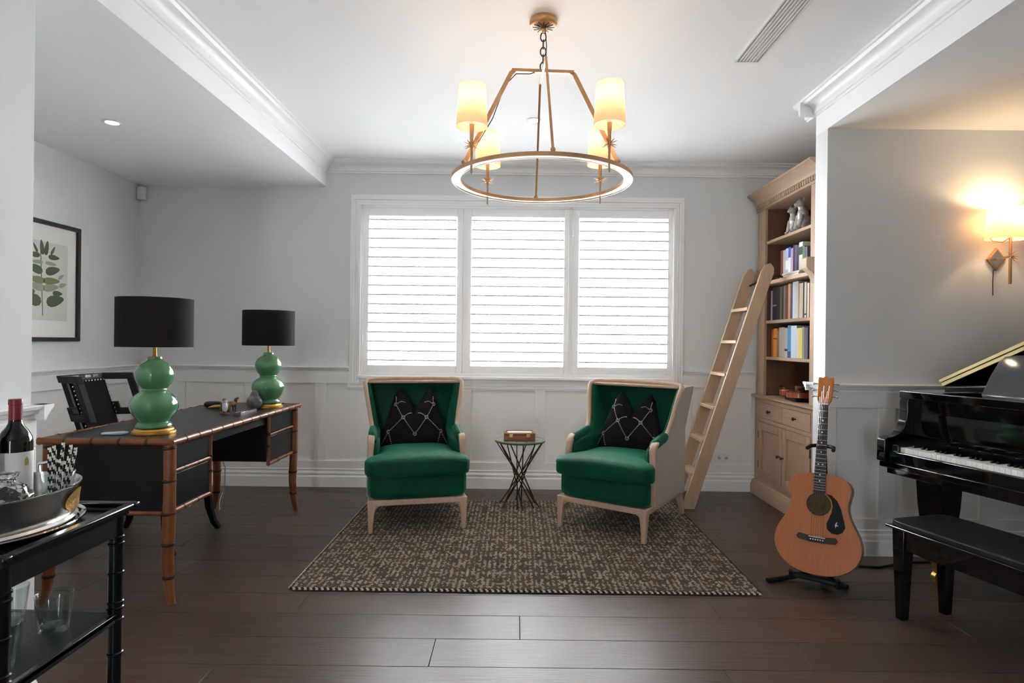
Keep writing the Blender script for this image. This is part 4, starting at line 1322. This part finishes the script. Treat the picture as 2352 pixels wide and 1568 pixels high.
ringm('ring_inner_band', RI, RI + .003, ZR - .004, ZR + .012, M_BRASS)
ringm('ring_underside', RI + .003, RO - .003, ZR - .003, ZR + .001, M_RINGWHITE)
ringm('ring_top', RI + .003, RO - .003, ZR + .006, ZR + .011, M_BRASS)
for k in range(4):
    a = radians(45 - 4) + k * pi / 2
    cxk, cyk, _ = rp((RO + RI) / 2 + .01, a, 0)
    q = MB()
    q.tube([(cxk, cyk, ZR - .040), (cxk, cyk, ZR - .034), (cxk, cyk, ZR + .05), (cxk, cyk, ZR + .078), (cxk, cyk, ZR + .10), (cxk, cyk, ZR + .165)], [.002, .0042, .005, .007, .0075, .010], 10)
    q.build('candle_stem', M_BRASS, ch)
    q = MB()
    for i in range(12):
        b_ = 2 * pi * i / 12; el = (.35, -.35)[i % 2]
        d_ = Vector((cos(b_) * cos(el), sin(b_) * cos(el), sin(el)))
        c0 = Vector((cxk, cyk, ZR + .080))
        q.tube([tuple(c0), tuple(c0 + d_ * .036)], [.0046, .0006], 5)
    q.ell((cxk, cyk, ZR + .08), (.010, .010, .010), 10, 7)
    q.build('star', M_BRASS, ch)
    MB().lathe([(.0001, 0), (.011, 0), (.011, .045), (.0001, .045)], 12, (cxk, cyk, ZR + .165)).build('candle_sleeve', M_IVORY, ch)
    MB().ell((cxk, cyk, ZR + .235), (.016, .016, .026), 12, 9).build('bulb', M_BULB, ch)
    q = MB()
    q.loft([[(cxk + r * cos(2 * pi * i / 36), cyk + r * sin(2 * pi * i / 36), zz) for i in range(36)] for r, zz in ((.066, ZR + .155), (.056, ZR + .325), (.0552, ZR + .325), (.0652, ZR + .155), (.066, ZR + .155))], cap=False)
    q.build('lamp_shade', M_SHADE, ch)
    light_point('chandelier_bulb', (cxk, cyk, ZR + .272), .42, (1, .82, .64), .02, ch)
MB().tube([rp(.01, .3, -.05), rp(.016, .3, -.12), rp(.012, .2, ZBAR + .01), rp(-.06, rot, ZBAR - .014), rp(-BL + .02, rot, ZBAR - .016), rp(-BL - .03, rot, ZBAR - .07), rp(.24, radians(-160), ZBAR - .25), rp(RO - .03, radians(-150), ZR + .03)], .0022, 5).build('cord', M_BRONZE, ch)

# ------------------------------------------------------------------ wall sconce
sc = thing('wall_sconce', (2.79, YA, 1.73), 0, 'lit brass wall sconce with ivory shade above the piano', 'wall lamp')
MB().prism([(-.055, 0), (0, -.068), (.055, 0), (0, .068)], 'y', -.014, 0).build('back_plate', M_BRASS, sc, bevel=.002)
MB().prism([(-.042, 0), (0, -.053), (.042, 0), (0, .053)], 'y', -.016, -.013).build('plate_inlay', mat('sconce_mirror', (206, 196, 184), .15, metal=.9), sc)
AX, AY = -.012, -.125
MB().bar([(0, -.014, 0), (AX, AY, 0)], .010, .010).build('arm', M_BRASS, sc)
MB().bar([(AX, AY, .115), (AX, AY, -.155)], .016, .010, up=(1, 0, 0)).build('post', M_BRASS, sc, bevel=.002)
q = MB()
for i in range(10):
    b_ = 2 * pi * i / 10
    q.tube([(AX, AY - .006, 0), (AX + .040 * cos(b_), AY - .022, .040 * sin(b_))], [.004, .0006], 5)
q.ell((AX, AY - .006, 0), (.010, .010, .010), 10, 7)
q.build('star', M_BRASS, sc)
MB().tube([(AX, AY + .002, .11), (AX - .03, AY + .02, .085), (AX - .06, AY + .05, .095), (AX - .075, AY + .06, .12)], .004, 8).build('shade_hook', M_BRASS, sc)
MB().lathe([(.0001, 0), (.011, 0), (.011, .05), (.0001, .05)], 12, (AX, AY, .115)).build('candle_sleeve', M_IVORY, sc)
MB().ell((AX, AY, .195), (.018, .018, .028), 12, 9).build('bulb', M_BULB, sc)
q = MB()
def oval(rx, ry, z, k=40): return [(AX - .012 + rx * math.copysign(abs(cos(2 * pi * i / k)) ** .7, cos(2 * pi * i / k)), AY + ry * math.copysign(abs(sin(2 * pi * i / k)) ** .7, sin(2 * pi * i / k)), z) for i in range(k)]
q.loft([oval(.112, .075, .098), oval(.098, .068, .275), oval(.0972, .0672, .275), oval(.1112, .0742, .098), oval(.112, .075, .098)], cap=False)
q.build('lamp_shade', M_SHADE, sc)
light_point('sconce_bulb', (AX, AY, .235), 2.8, (1, .74, .46), .02, sc)
MB().tube([(-.012, -.004, -.06), (-.014, -.004, -.14), (-.013, -.004, -.21)], .002, 5).build('pull_cord', M_BRONZE, sc)

# ------------------------------------------------------------------ grand piano
TH = radians(15)
PO = Vector((1.892, 3.151, 0))
pn = thing('grand_piano', tuple(PO), 0, 'polished black grand piano with raised lid in the alcove', 'piano')
# local axes: u (keyboard, towards the camera) , w (into the case)
MW = Matrix(((sin(TH), cos(TH), 0, 0), (-cos(TH), sin(TH), 0, 0), (0, 0, 1, 0), (0, 0, 0, 1)))   # (u,w,z)->world offset
def pb(mb, nm, m, par=None, **k):
    mb.xf(MW)
    return mb.build(nm, m, par or pn, **k)
PWD_ = 1.47
# curved case outline (u,w)
out = [(0, .16), (0, 1.46)]
out += [(.05, 1.50), (.16, 1.52), (.30, 1.51), (.42, 1.46), (.52, 1.37), (.60, 1.25), (.68, 1.12), (.78, 1.02), (.92, .95), (1.08, .90), (1.24, .83), (1.36, .72), (1.43, .58), (PWD_, .42), (PWD_, .16)]
pb(MB().prism(out, 'z', .62, .985), 'case', M_PIANO, bevel=.006)
pb(MB().box(-.002, PWD_ + .002, -.01, .30, .600, .632), 'key_bed', M_PIANO, bevel=.004)
pb(MB().box(.03, PWD_ - .03, .005, .30, .570, .602), 'key_bed_support', M_PIANO, bevel=.004)
pb(MB().box(.055, PWD_ - .055, -.012, .010, .630, .690), 'key_slip', M_PIANO, bevel=.006)
arm = [(-.030, .632), (-.030, .735), (-.024, .748), (-.010, .752), (.03, .756), (.065, .770), (.092, .800), (.108, .840), (.114, .890), (.112, .930), (.118, .945), (.118, .985), (.30, .985), (.30, .632)]
for a, b in ((0, .05), (PWD_ - .05, PWD_)):
    pb(MB().prism(arm, 'x', a, b), 'cheek', M_PIANO, bevel=.004)
for a, b in ((.05, .106), (PWD_ - .106, PWD_ - .05)):
    pb(MB().box(a, b, -.005, .16, .632, .722), 'key_block', M_PIANO, bevel=.004)
# fallboard and top rail
fbp = [(.165, .745), (.150, .760), (.152, .80), (.165, .93), (.20, .95), (.20, .735)]
pb(MB().prism(fbp, 'x', .05, PWD_ - .05), 'fallboard', M_PIANO, bevel=.003)
pb(MB().box(.0, PWD_, .112, .40, .948, .988), 'music_shelf', M_PIANO, bevel=.004)
pb(MB().box(.05, PWD_ - .05, .010, .20, .630, .684), 'key_frame', M_BLACKSATIN)
# keys: 52 white, 36 black; bass at u small
k0 = .108; kw = (PWD_ - 2 * .108) / 52
names = 'ABCDEFG'
first_w = None; first_b = None
for i in range(52):
    if first_w is None:
        first_w = pb(MB().box(.0004, kw - .0004, .008, .170, .686, .712), 'white_key', M_IVORY, bevel=.001, seg=1)
        o = first_w
    else:
        o = first_w.copy(); COL.objects.link(o)
    o.location = MW @ Vector((k0 + i * kw, 0, 0))
    nm = names[i % 7]
    if nm in 'ACDFG' and i < 51:
        if first_b is None:
            first_b = pb(MB().loft([[(-.006, .058, .711), (.006, .058, .711), (.006, .170, .711), (-.006, .170, .711)], [(-.0045, .063, .723), (.0045, .063, .723), (.0045, .170, .723), (-.0045, .170, .723)]]), 'black_key', M_BLACK, bevel=.001, seg=1)
            o = first_b
        else:
            o = first_b.copy(); COL.objects.link(o)
        o.location = MW @ Vector((k0 + (i + 1) * kw, 0, 0))
# music desk
c = [(.295, .0), (.300, .03), (.312, .10), (.332, .17), (.352, .195), (.40, .205), (1.06, .205), (1.108, .195), (1.13, .17), (1.15, .10), (1.16, .03), (1.165, .0)]
md = MB()
md.loft([[(p[0], .285 + .36 * p[1] + d, .987 + p[1] * .95) for p in c] for d in (0, .014)])
pb(md, 'music_desk', M_PIANO, bevel=.003)
# lid with folded-back front flap
LA = radians(26)
lo = [(0, .40), (0, 1.46), (.05, 1.51), (.16, 1.535), (.30, 1.525), (.42, 1.475), (.52, 1.385), (.60, 1.265), (.68, 1.135), (.78, 1.035), (.92, .965), (1.08, .915), (1.24, .845), (1.36, .735), (1.43, .60), (PWD_ + .01, .44), (PWD_ + .01, .40)]
def lidpts(o_, z0, z1):
    return [[(p[0] * cos(LA) - z * sin(LA), p[1], 1.004 + p[0] * sin(LA) + z * cos(LA)) for p in o_] for z in (z0, z1)]
pb(MB().loft(lidpts(lo, 0, .018)), 'lid', M_PIANO, bevel=.003)
fl_ = [(.005, .392), (.005, .68), (PWD_, .68), (PWD_, .392)]
pb(MB().loft(lidpts(fl_, .020, .036)), 'lid_flap', M_PIANO, bevel=.003)
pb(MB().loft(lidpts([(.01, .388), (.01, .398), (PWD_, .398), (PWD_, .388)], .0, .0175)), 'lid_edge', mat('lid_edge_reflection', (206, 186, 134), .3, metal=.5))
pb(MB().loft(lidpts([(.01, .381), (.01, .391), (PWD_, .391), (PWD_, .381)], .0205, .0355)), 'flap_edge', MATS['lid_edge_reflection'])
pb(MB().box(-.004, .02, .42, 1.44, .980, 1.000), 'lid_hinge', M_PIANO)
pb(MB().bar([(1.20, .62, .985), (.93, .60, 1.004 + (.93 / cos(LA)) * sin(LA) - .004)], .02, .014, up=(0, 1, 0)), 'lid_prop', M_PIANO)
# legs with brass casters
for (u, w_) in ((.10, .265), (PWD_ - .10, .265), (.36, 1.28)):
    lg = MB()
    lg.loft([[(u + a * s, w_ + b * s, z) for a, b in ((-1, -1), (1, -1), (1, 1), (-1, 1))] for z, s in ((.12, .042), (.16, .045), (.40, .066), (.53, .072), (.545, .085), (.57, .09), (.60, .09))])
    L = pb(lg, 'leg', M_PIANO, bevel=.004)
    pb(MB().lathe([(.0001, .085), (.030, .085), (.036, .122), (.036, .128), (.0001, .128)], 16, (u, w_, 0)), 'ferrule', M_BRASSLT, L)
    pb(MB().cyl((u - .012, w_, .036), (u + .012, w_, .036), .036, n=18), 'caster', M_BRASSLT, L)
    pb(MB().box(u - .018, u + .018, w_ - .014, w_ + .014, .05, .088), 'caster_fork', M_BRASSLT, L)
# curved bracket beside the bass leg
br = [(.19, .60), (.30, .60)] + [(.19 + .11 * (1 - cos(radians(a))), .60 - .11 * (1 - sin(radians(a)))) for a in (90, 60, 30, 0)]
# pedal lyre
ly_ = MB().box(.69, .78, .42, .47, .14, .60).box(.63, .84, .39, .48, .07, .14)
pb(ly_, 'pedal_lyre', M_PIANO, bevel=.006)
for u in (.68, .735, .79):
    pb(MB().bar([(u, .44, .085), (u, .36, .080), (u, .31, .072)], [.018, .02, .026], .008), 'pedal', M_BRASSLT)

# ---- piano bench
bn = thing('piano_bench', (1.676, 2.758, 0), 0, 'black piano bench with padded leather seat in front of the piano', 'bench')
BLn, BD = .80, .345
def nb(mb, nm, m, **k):
    mb.xf(MW); return mb.build(nm, m, bn, **k)
nb(MB().box(0, BLn, 0, BD, .405, .418), 'seat_board', M_PIANO, bevel=.004)
nb(MB().sbox((BLn / 2, BD / 2, .430), (BLn / 2 - .004, BD / 2 - .004, .014), 9, 16), 'seat_pad', M_LEATHER, merge=True, smooth=80)
nb(MB().box(.03, BLn - .03, .03, .05, .315, .406), 'apron', M_PIANO, bevel=.003)
nb(MB().box(.03, BLn - .03, BD - .05, BD - .03, .315, .406), 'apron', M_PIANO, bevel=.003)
nb(MB().box(.03, .05, .03, BD - .03, .315, .406), 'apron', M_PIANO, bevel=.003)
nb(MB().box(BLn - .05, BLn - .03, .03, BD - .03, .315, .406), 'apron', M_PIANO, bevel=.003)
for u in (.05, BLn - .05):
    for w_ in (.05, BD - .05):
        nb(MB().loft([[(u + a * s, w_ + b * s, z) for a, b in ((-1, -1), (1, -1), (1, 1), (-1, 1))] for z, s in ((0, .018), (.30, .028), (.405, .030))]), 'leg', M_PIANO, bevel=.003)

# ------------------------------------------------------------------ guitar on a stand
GA = radians(35)        # turned towards the room centre
GL = radians(15)        # lean back
gt = thing('acoustic_guitar', (1.50, 3.035, .075), 0, 'acoustic guitar with orange brown top and black pickguard on a floor stand', 'guitar')
gt.rotation_euler = (-GL, 0, -GA)
# local: x right, y back, z up along the neck; front face at y=0
def gw(z): return max(.004, smooth_interp(z, [0, .004, .016, .035, .065, .105, .15, .19, .23, .27, .31, .35, .39, .43, .462, .482, .495, .503], [0, .052, .098, .134, .168, .191, .199, .193, .177, .155, .138, .132, .138, .145, .135, .110, .070, .0]))
gz = [.503 * (1 - cos(pi * k / 72)) / 2 for k in range(1, 72)]
gpoly = [(gw(z), z) for z in gz] + [(-gw(z), z) for z in reversed(gz)]
def gr(y, s=1.): return [(p[0] * s, y, .25 + (p[1] - .25) * s) for p in gpoly]
MB().loft([gr(.003), gr(.107)]).build('body_sides', M_GUITARSIDE, gt, smooth=40)
MB().loft([gr(-.001, .997), gr(.0035, 1.004)]).build('soundboard', M_GUITARTOP, gt, smooth=30)
MB().loft([gr(.106, 1.004), gr(.111, .98)]).build('back', M_GUITARSIDE, gt, smooth=30)
SH = .345
circ = lambda r, y, n=32, cx=0., cz=SH: [(cx + r * cos(2 * pi * i / n), y, cz + r * sin(2 * pi * i / n)) for i in range(n)]
MB().loft([circ(.050, -.0030), circ(.050, -.001)]).build('sound_hole', mat('hole_dark', (58, 46, 26), .9, var=(30, (92, 78, 40), .5)), gt)
MB().loft([circ(.050, -.0032), circ(.057, -.0032), circ(.057, -.001), circ(.050, -.001), circ(.050, -.0032)], cap=False).build('rosette', M_FRETB, gt)
pg = [(.030, .402), (.058, .396), (.084, .372), (.102, .336), (.112, .296), (.120, .268), (.124, .248), (.114, .224), (.092, .210), (.064, .212), (.044, .228), (.040, .256), (.050, .284), (.060, .312), (.064, .345), (.058, .372), (.044, .390)]
MB().prism(pg, 'y', -.0034, -.001).build('pickguard', M_BLACKSATIN, gt)
MB().prism([(.080, .262), (.088, .272), (.085, .258), (.094, .252), (.084, .250), (.082, .240), (.078, .252)], 'y', -.0038, -.0034).build('pickguard_mark', M_STEEL, gt)
MB().prism([(-.095, .175), (-.085, .192), (-.04, .186), (0, .184), (.04, .186), (.085, .192), (.095, .175), (.085, .162), (.03, .156), (-.03, .156), (-.085, .162)], 'y', -.010, -.001).build('bridge', M_FRETB, gt, bevel=.002)
MB().box(-.038, .038, -.013, -.009, .180, .184).build('saddle', M_IVORY, gt)
for k in range(6):
    x = -.028 + .0112 * k
    MB().ell((x, -.011, .170), (.0035, .003, .0035), 8, 6).build('bridge_pin', M_IVORY, gt)
nk = []
for z, hw, dp in ((.44, .028, .030), (.50, .028, .024), (.70, .0245, .021), (.86, .0215, .020)):
    nk.append([(-hw, -.004, z), (hw, -.004, z), (hw * .92, .008, z), (hw * .5, dp, z), (-hw * .5, dp, z), (-hw * .92, .008, z)])
MB().loft(nk).build('neck', M_GUITARSIDE, gt, smooth=60)
MB().loft([[(-h_, -.010, z), (h_, -.010, z), (h_, -.003, z), (-h_, -.003, z)] for z, h_ in ((.398, .0285), (.86, .0215))]).build('fretboard', M_FRETB, gt)
dots = MB()
SL = .648; zn = .86
for k in range(1, 21):
    z = zn - SL * (1 - 2 ** (-k / 12))
    h_ = lerp(.0285, .0215, (z - .398) / .462)
    MB().box(-h_, h_, -.0112, -.0098, z - .0009, z + .0009).build('fret', M_STEEL, gt)
    if k in (3, 5, 7, 9, 12, 15, 17):
        zm = z + SL * (2 ** (-(k - 1) / 12) - 2 ** (-k / 12)) / 2
        for x in ((-.010, .010) if k == 12 else (0,)):
            dots.lathe([(.0001, 0), (.0034, 0), (.0034, .0008), (.0001, .0008)], 10, (x, 0, 0))
            dots.xf(Matrix.Translation((0, -.0101, zm)) @ Matrix.Rotation(radians(90), 4, 'X'), len(dots.v) - 40)
dots.build('fret_markers', M_IVORY, gt)
MB().box(-.0215, .0215, -.013, -.003, .858, .863).build('nut', M_IVORY, gt)
hs = [(-.023, .860), (-.034, .885), (-.036, .905), (-.038, 1.005), (-.034, 1.018), (-.016, 1.012), (0, 1.026), (.016, 1.012), (.034, 1.018), (.038, 1.005), (.036, .905), (.034, .885), (.023, .860)]
hsm = MB().prism(hs, 'y', -.006, .010)
hsm.xf(Matrix.Translation((0, 0, .86)) @ Matrix.Rotation(radians(-12), 4, 'X') @ Matrix.Translation((0, 0, -.86)))
hsm.build('headstock', M_HEADSTOCK, gt, bevel=.003)
for sx in (-1, 1):
    for k in range(3):
        z = .905 + .036 * k
        yy_ = (z - .86) * math.tan(radians(12))
        MB().cyl((sx * .034, yy_ + .006, z), (sx * .050, yy_ + .006, z), .003, n=8).ell((sx * .057, yy_ + .006, z), (.008, .004, .006), 10, 7).build('tuner', M_STEEL, gt)
st = MB()
for k in range(6):
    xb = -.028 + .0112 * k; xn = -.0175 + .007 * k
    st.tube([(xb, -.0105, .170), (xb, -.0138, .182), (xn, -.0136, .861), (xn * 1.2, .010 - .012, .90 + .03 * (k % 3))], .0006, 4)
st.build('strings', M_STEEL, gt)
# stand
gs = thing('guitar_stand', (1.50, 3.035, 0), -GA, 'black folding guitar stand holding the acoustic guitar', 'guitar stand')
MB().tube([(0, .19, .03), (0, .26, .25), (0, .30, .50), (0, .262, .68)], [.012, .012, .011, .010], 10).build('post', M_RUBBER, gs)
MB().tube([(-.06, .118, .685), (-.055, .17, .69), (-.03, .20, .69), (.03, .20, .69), (.055, .17, .69), (.06, .118, .685)], .010, 10).build('neck_yoke', M_RUBBER, gs)
MB().tube([(0, .195, .69), (0, .262, .68)], .009, 8).build('yoke_bar', M_RUBBER, gs)
for sx in (-1, 1):
    MB().tube([(0, .19, .05), (sx * .08, .05, .040), (sx * .105, -.02, .046), (sx * .107, -.034, .085)], [.011, .011, .012, .010], 10).build('cradle_arm', M_RUBBER, gs)
    MB().tube([(0, .19, .05), (sx * (.15 if sx < 0 else .07), .04 if sx < 0 else .15, .012), ((-.215, -.04, .010) if sx < 0 else (.13, .105, .010))], [.011, .012, .013], 10).build('foot', M_RUBBER, gs)
MB().tube([(0, .19, .05), (0, .30, .012), (0, .36, .010)], .010, 10).build('foot', M_RUBBER, gs)
MB().bar([(-.105, -.005, .058), (.105, -.005, .058)], .045, .018).build('cradle_pad', M_RUBBER, gs, bevel=.006)
o = MB().tube([(1.62, 3.32, .008), (1.85, 3.36, .006), (2.0, 3.34, .006), (2.2, 3.42, .006), (2.6, 3.46, .006)], .006, 8).build('floor_cable', M_RUBBER)
tag(o, 'black cable lying on the floor behind the piano bench', 'cable')

# ------------------------------------------------------------------ bar cart
KX0, KX1, KY0, KY1, KZ = -1.525, -1.075, 1.285, 1.752, .750
cart = thing('bar_cart', ((KX0 + KX1) / 2, (KY0 + KY1) / 2, 0), 0, 'black bamboo style bar cart with tray top at the near wall', 'bar cart')
KO = tuple(cart.location)
MB().box(KX0 + .02, KX1 - .02, KY0 + .02, KY1 - .02, KZ - .030, KZ - .018).build('tray_floor', M_BLACK, cart, KO)
for a in ((KX0, KX1, KY0, KY0 + .026), (KX0, KX1, KY1 - .026, KY1), (KX0, KX0 + .026, KY0 + .026, KY1 - .026), (KX1 - .026, KX1, KY0 + .026, KY1 - .026)):
    MB().box(*a, KZ - .014, KZ).build('tray_rim', M_BLACK, cart, KO, bevel=.004)
for a in ((KX0 + .03, KX1 - .03, KY0 + .03, KY0 + .048), (KX0 + .03, KX1 - .03, KY1 - .048, KY1 - .03), (KX0 + .03, KX0 + .048, KY0 + .03, KY1 - .03), (KX1 - .048, KX1 - .03, KY0 + .03, KY1 - .03)):
    MB().box(*a, KZ - .085, KZ - .013).build('apron', M_BLACKSATIN, cart, KO, bevel=.002)
for lx_ in (KX0 + .042, KX1 - .042):
    for ly2 in (KY0 + .042, KY1 - .042):
        q = MB().cyl((lx_, ly2, .0), (lx_, ly2, KZ - .02), .0185, n=16)
        lg = q.build('leg', M_BLACK, cart, KO)
        for z in (.66, .642, .56, .478, .462, .43, .335, .22, .11):
            MB().lathe([(.018, -.005), (.0215, -.002), (.0215, .002), (.018, .005)], 16, (lx_, ly2, z)).build('cane_node', M_BLACK, lg, KO)
MB().box(KX0 + .03, KX1 - .03, KY0 + .03, KY1 - .03, .432, .448).build('shelf', M_BLACKSATIN, cart, KO, bevel=.003)
for a in ((KX0 + .05, KX1 - .05, KY0 + .03, KY0 + .046), (KX0 + .05, KX1 - .05, KY1 - .046, KY1 - .03), (KX0 + .03, KX0 + .046, KY0 + .05, KY1 - .05), (KX1 - .046, KX1 - .03, KY0 + .05, KY1 - .05)):
    MB().box(*a, .424, .4485).build('shelf_edge', M_BLACK, cart, KO, bevel=.002)
MB().box(KX0 + .03, KX1 - .03, KY0 + .03, KY1 - .03, .11, .126).build('shelf', M_BLACKSATIN, cart, KO, bevel=.003)

# silver oval tub on mirrored tray
KT = KZ - .018
TC = (-1.305, 1.515)
def ov(a, b, z, n=48): return [(a * cos(2 * pi * i / n), b * sin(2 * pi * i / n), z) for i in range(n)]
t = thing('serving_tray', (TC[0], TC[1], KT), 0, 'oval mirrored silver tray on the bar cart top', 'tray')
MB().loft([ov(.165, .195, 0), ov(.176, .206, .004), ov(.184, .214, .016), ov(.188, .218, .017), ov(.187, .217, .020), ov(.181, .211, .018), ov(.175, .205, .008), ov(.0001, .0001, .007)]).build('tray', M_MIRROR, t, smooth=40)
t = thing('wine_tub', (TC[0], TC[1], KT + .008), 0, 'oval silver wine tub with gold crest holding the bottles', 'wine tub')
MB().loft([ov(.140, .180, 0), ov(.160, .200, .003), ov(.166, .206, .010), ov(.160, .200, .016), ov(.162, .202, .03), ov(.168, .208, .086), ov(.173, .213, .092), ov(.174, .214, .097), ov(.169, .209, .097), ov(.165, .205, .086), ov(.156, .196, .016), ov(.0001, .0001, .014)]).build('tub', M_SILVER, t, smooth=40)
# crest on the side facing the room
q = MB()
for k in range(1, 6):
    pass
def crest(u, v):
    a = radians(8 + 36 * u); z = .026 + .056 * v
    r = lerp(.162, .168, (z - .03) / .056)
    return ((r + .0045) * cos(a), ((r + .04 + .0045)) * sin(a), z)
q = MB()
pts2 = []
for r_ in (1.0, .001):
    pts2.append([crest(.5 + .5 * r_ * cos(2 * pi * i / 24), .5 + .5 * r_ * sin(2 * pi * i / 24)) for i in range(24)])
q.loft(pts2, cap=False)
q.build('crest', mat('gold_crest', (176, 136, 62), .35, metal=.8, bump=(160, .6)), t)
MB().tube([(.04, .206, .096), (.045, .214, .118), (.0, .219, .126), (-.045, .214, .118), (-.04, .206, .096)], .005, 8).build('handle', M_SILVER, t)


def wine_bottle(loc, label, foil, lab=(224, 222, 220)):
    t = thing('wine_bottle', loc, radians(35), label, 'bottle', 'wine bottles in the silver tub')
    MB().lathe([(.0001, .004), (.030, 0), (.036, .004), (.0375, .012), (.0375, .185), (.036, .200), (.029, .216), (.020, .228), (.0155, .238), (.0145, .248), (.0142, .292), (.0001, .292)], 32).build('glass', M_BOTTLE, t)
    MB().lathe([(.0147, .246), (.0147, .285), (.0158, .286), (.0158, .297), (.0145, .300), (.0001, .300)], 24).build('foil', foil, t)
    n = 18
    MB().loft([[(.0381 * cos(radians(-150 + 200 * i / n)), .0381 * sin(radians(-150 + 200 * i / n)), z) for i in range(n + 1)] for z in (.045, .165)], cap=False, closed=False).build('paper_label', mat('wine_label', lab, .7), t)
    e = MB()
    e.loft([[(.0386 * cos(radians(-48 + a_)), .0386 * sin(radians(-48 + a_)), .14 + b_) for a_, b_ in ((-7, -.010), (7, -.010), (8, .004), (0, .013), (-8, .004))], [(.0383 * cos(radians(-48 + a_)), .0383 * sin(radians(-48 + a_)), .14 + b_) for a_, b_ in ((-7, -.010), (7, -.010), (8, .004), (0, .013), (-8, .004))]])
    e.build('label_emblem', mat('emblem_gold', (168, 160, 64), .5), t)
wine_bottle((-1.300, 1.585, KT + .024), 'dark wine bottle with red foil neck and white label in the tub', M_FOIL)
wine_bottle((-1.328, 1.502, KT + .024), 'second dark wine bottle beside the red foil one, at the picture edge', mat('black_foil', (24, 22, 24), .3))

t = thing('crystal_decanter', (-1.215, 1.455, KT + .024), 0, 'cut crystal decanter in front of the red foil bottle', 'decanter')
prof = [(.0001, 0), (.044, 0), (.050, .008), (.052, .02), (.058, .045), (.060, .062), (.054, .085), (.040, .102), (.022, .114), (.018, .122), (.024, .128), (.026, .136), (.0001, .138)]
q = MB()
rings = []
for j, (r, z) in enumerate(prof):
    rings.append([(r * (1 + .04 * ((i + j) % 2)) * cos(2 * pi * i / 16), r * (1 + .04 * ((i + j) % 2)) * sin(2 * pi * i / 16), z) for i in range(16)])
q.loft(rings)
q.build('body', M_GLASS, t, smooth=0)


def tumbler(loc, label, r0=.034, r1=.043, h=.098, group='glass tumblers on the cart shelf', solid=.016):
    t = thing('glass_tumbler', loc, 0, label, 'glass', group)
    MB().lathe([(.0001, 0), (r0 * .92, 0), (r0, .003), (r0 * 1.01, .02), (lerp(r0, r1, .5), h * .55), (r1, h - .001), (r1 - .0008, h), (r1 - .0018, h - .001), (lerp(r0, r1, .5) - .002, h * .55), (r0 - .003, solid + .006), (r0 * .8, solid), (.0001, solid - .001)], 36).build('glass', M_THIN, t, smooth=45)
    return t
tumbler((-1.205, 1.600, .4485), 'clear glass tumbler standing alone nearest the cart leg')
tumbler((-1.355, 1.640, .4485), 'clear glass tumbler standing behind in front of the white wall')
tumbler((-1.200, 1.420, .4485), 'clear glass tumbler nearest the picture edge on the cart shelf')
# tumbler with paper straws in the tub
t = tumbler((-1.218, 1.625, KT + .024), 'clear drinking glass holding striped paper straws', .030, .040, .105, 'straw glass', .012)
rngs = random.Random(5)
strawmat_b = mat('straw_black', (22, 21, 22), .7); strawmat_w = mat('straw_white', (236, 232, 222), .7)
pos = ['nearest the bottle', 'second from the bottle', 'third from the bottle', 'fourth from the bottle', 'fifth from the bottle', 'sixth from the bottle', 'seventh from the bottle', 'eighth from the bottle', 'ninth from the bottle', 'farthest from the bottle']
tops = []
for k in range(10):
    a = 2 * pi * (k + .3) / 10
    q0 = Vector((-1.220 + .0155 * cos(a), 1.625 + .0155 * sin(a), KT + .040))
    tops.append((q0, q0 + Vector((.014 + .016 * cos(a), .010 * sin(a), .143 + .006 * (k % 4)))))
tops.sort(key=lambda e: e[1].x)
for k, (p0, p1) in enumerate(tops):
    o_ = thing('paper_straw', tuple(p0), 0, 'black and white striped paper straw ' + pos[k], 'straw', 'striped paper straws')
    nseg = 26; tw = 12
    q = MB(); d_ = (p1 - p0); nn = 10
    fr0 = d_.normalized(); sx_ = fr0.orthogonal().normalized(); sy_ = fr0.cross(sx_)
    rings = [[tuple(d_ * (s_ / nseg) + sx_ * .0041 * cos(2 * pi * i / nn) + sy_ * .0041 * sin(2 * pi * i / nn)) for i in range(nn)] for s_ in range(nseg + 1)]
    vs = [p for r in rings for p in r]
    base_i = 0
    fs = []
    for s_ in range(nseg):
        for i in range(nn):
            j = (i + 1) % nn
            fs.append(((s_ * nn + i, s_ * nn + j, (s_ + 1) * nn + j, (s_ + 1) * nn + i), ((i * 6 // nn + s_) // 2) % 2))
    for f_, mi in fs:
        q.mi = mi
        q.f.append(f_); q.m.append(mi)
    q.v = vs
    q.build('tube', [strawmat_w, strawmat_b], o_)
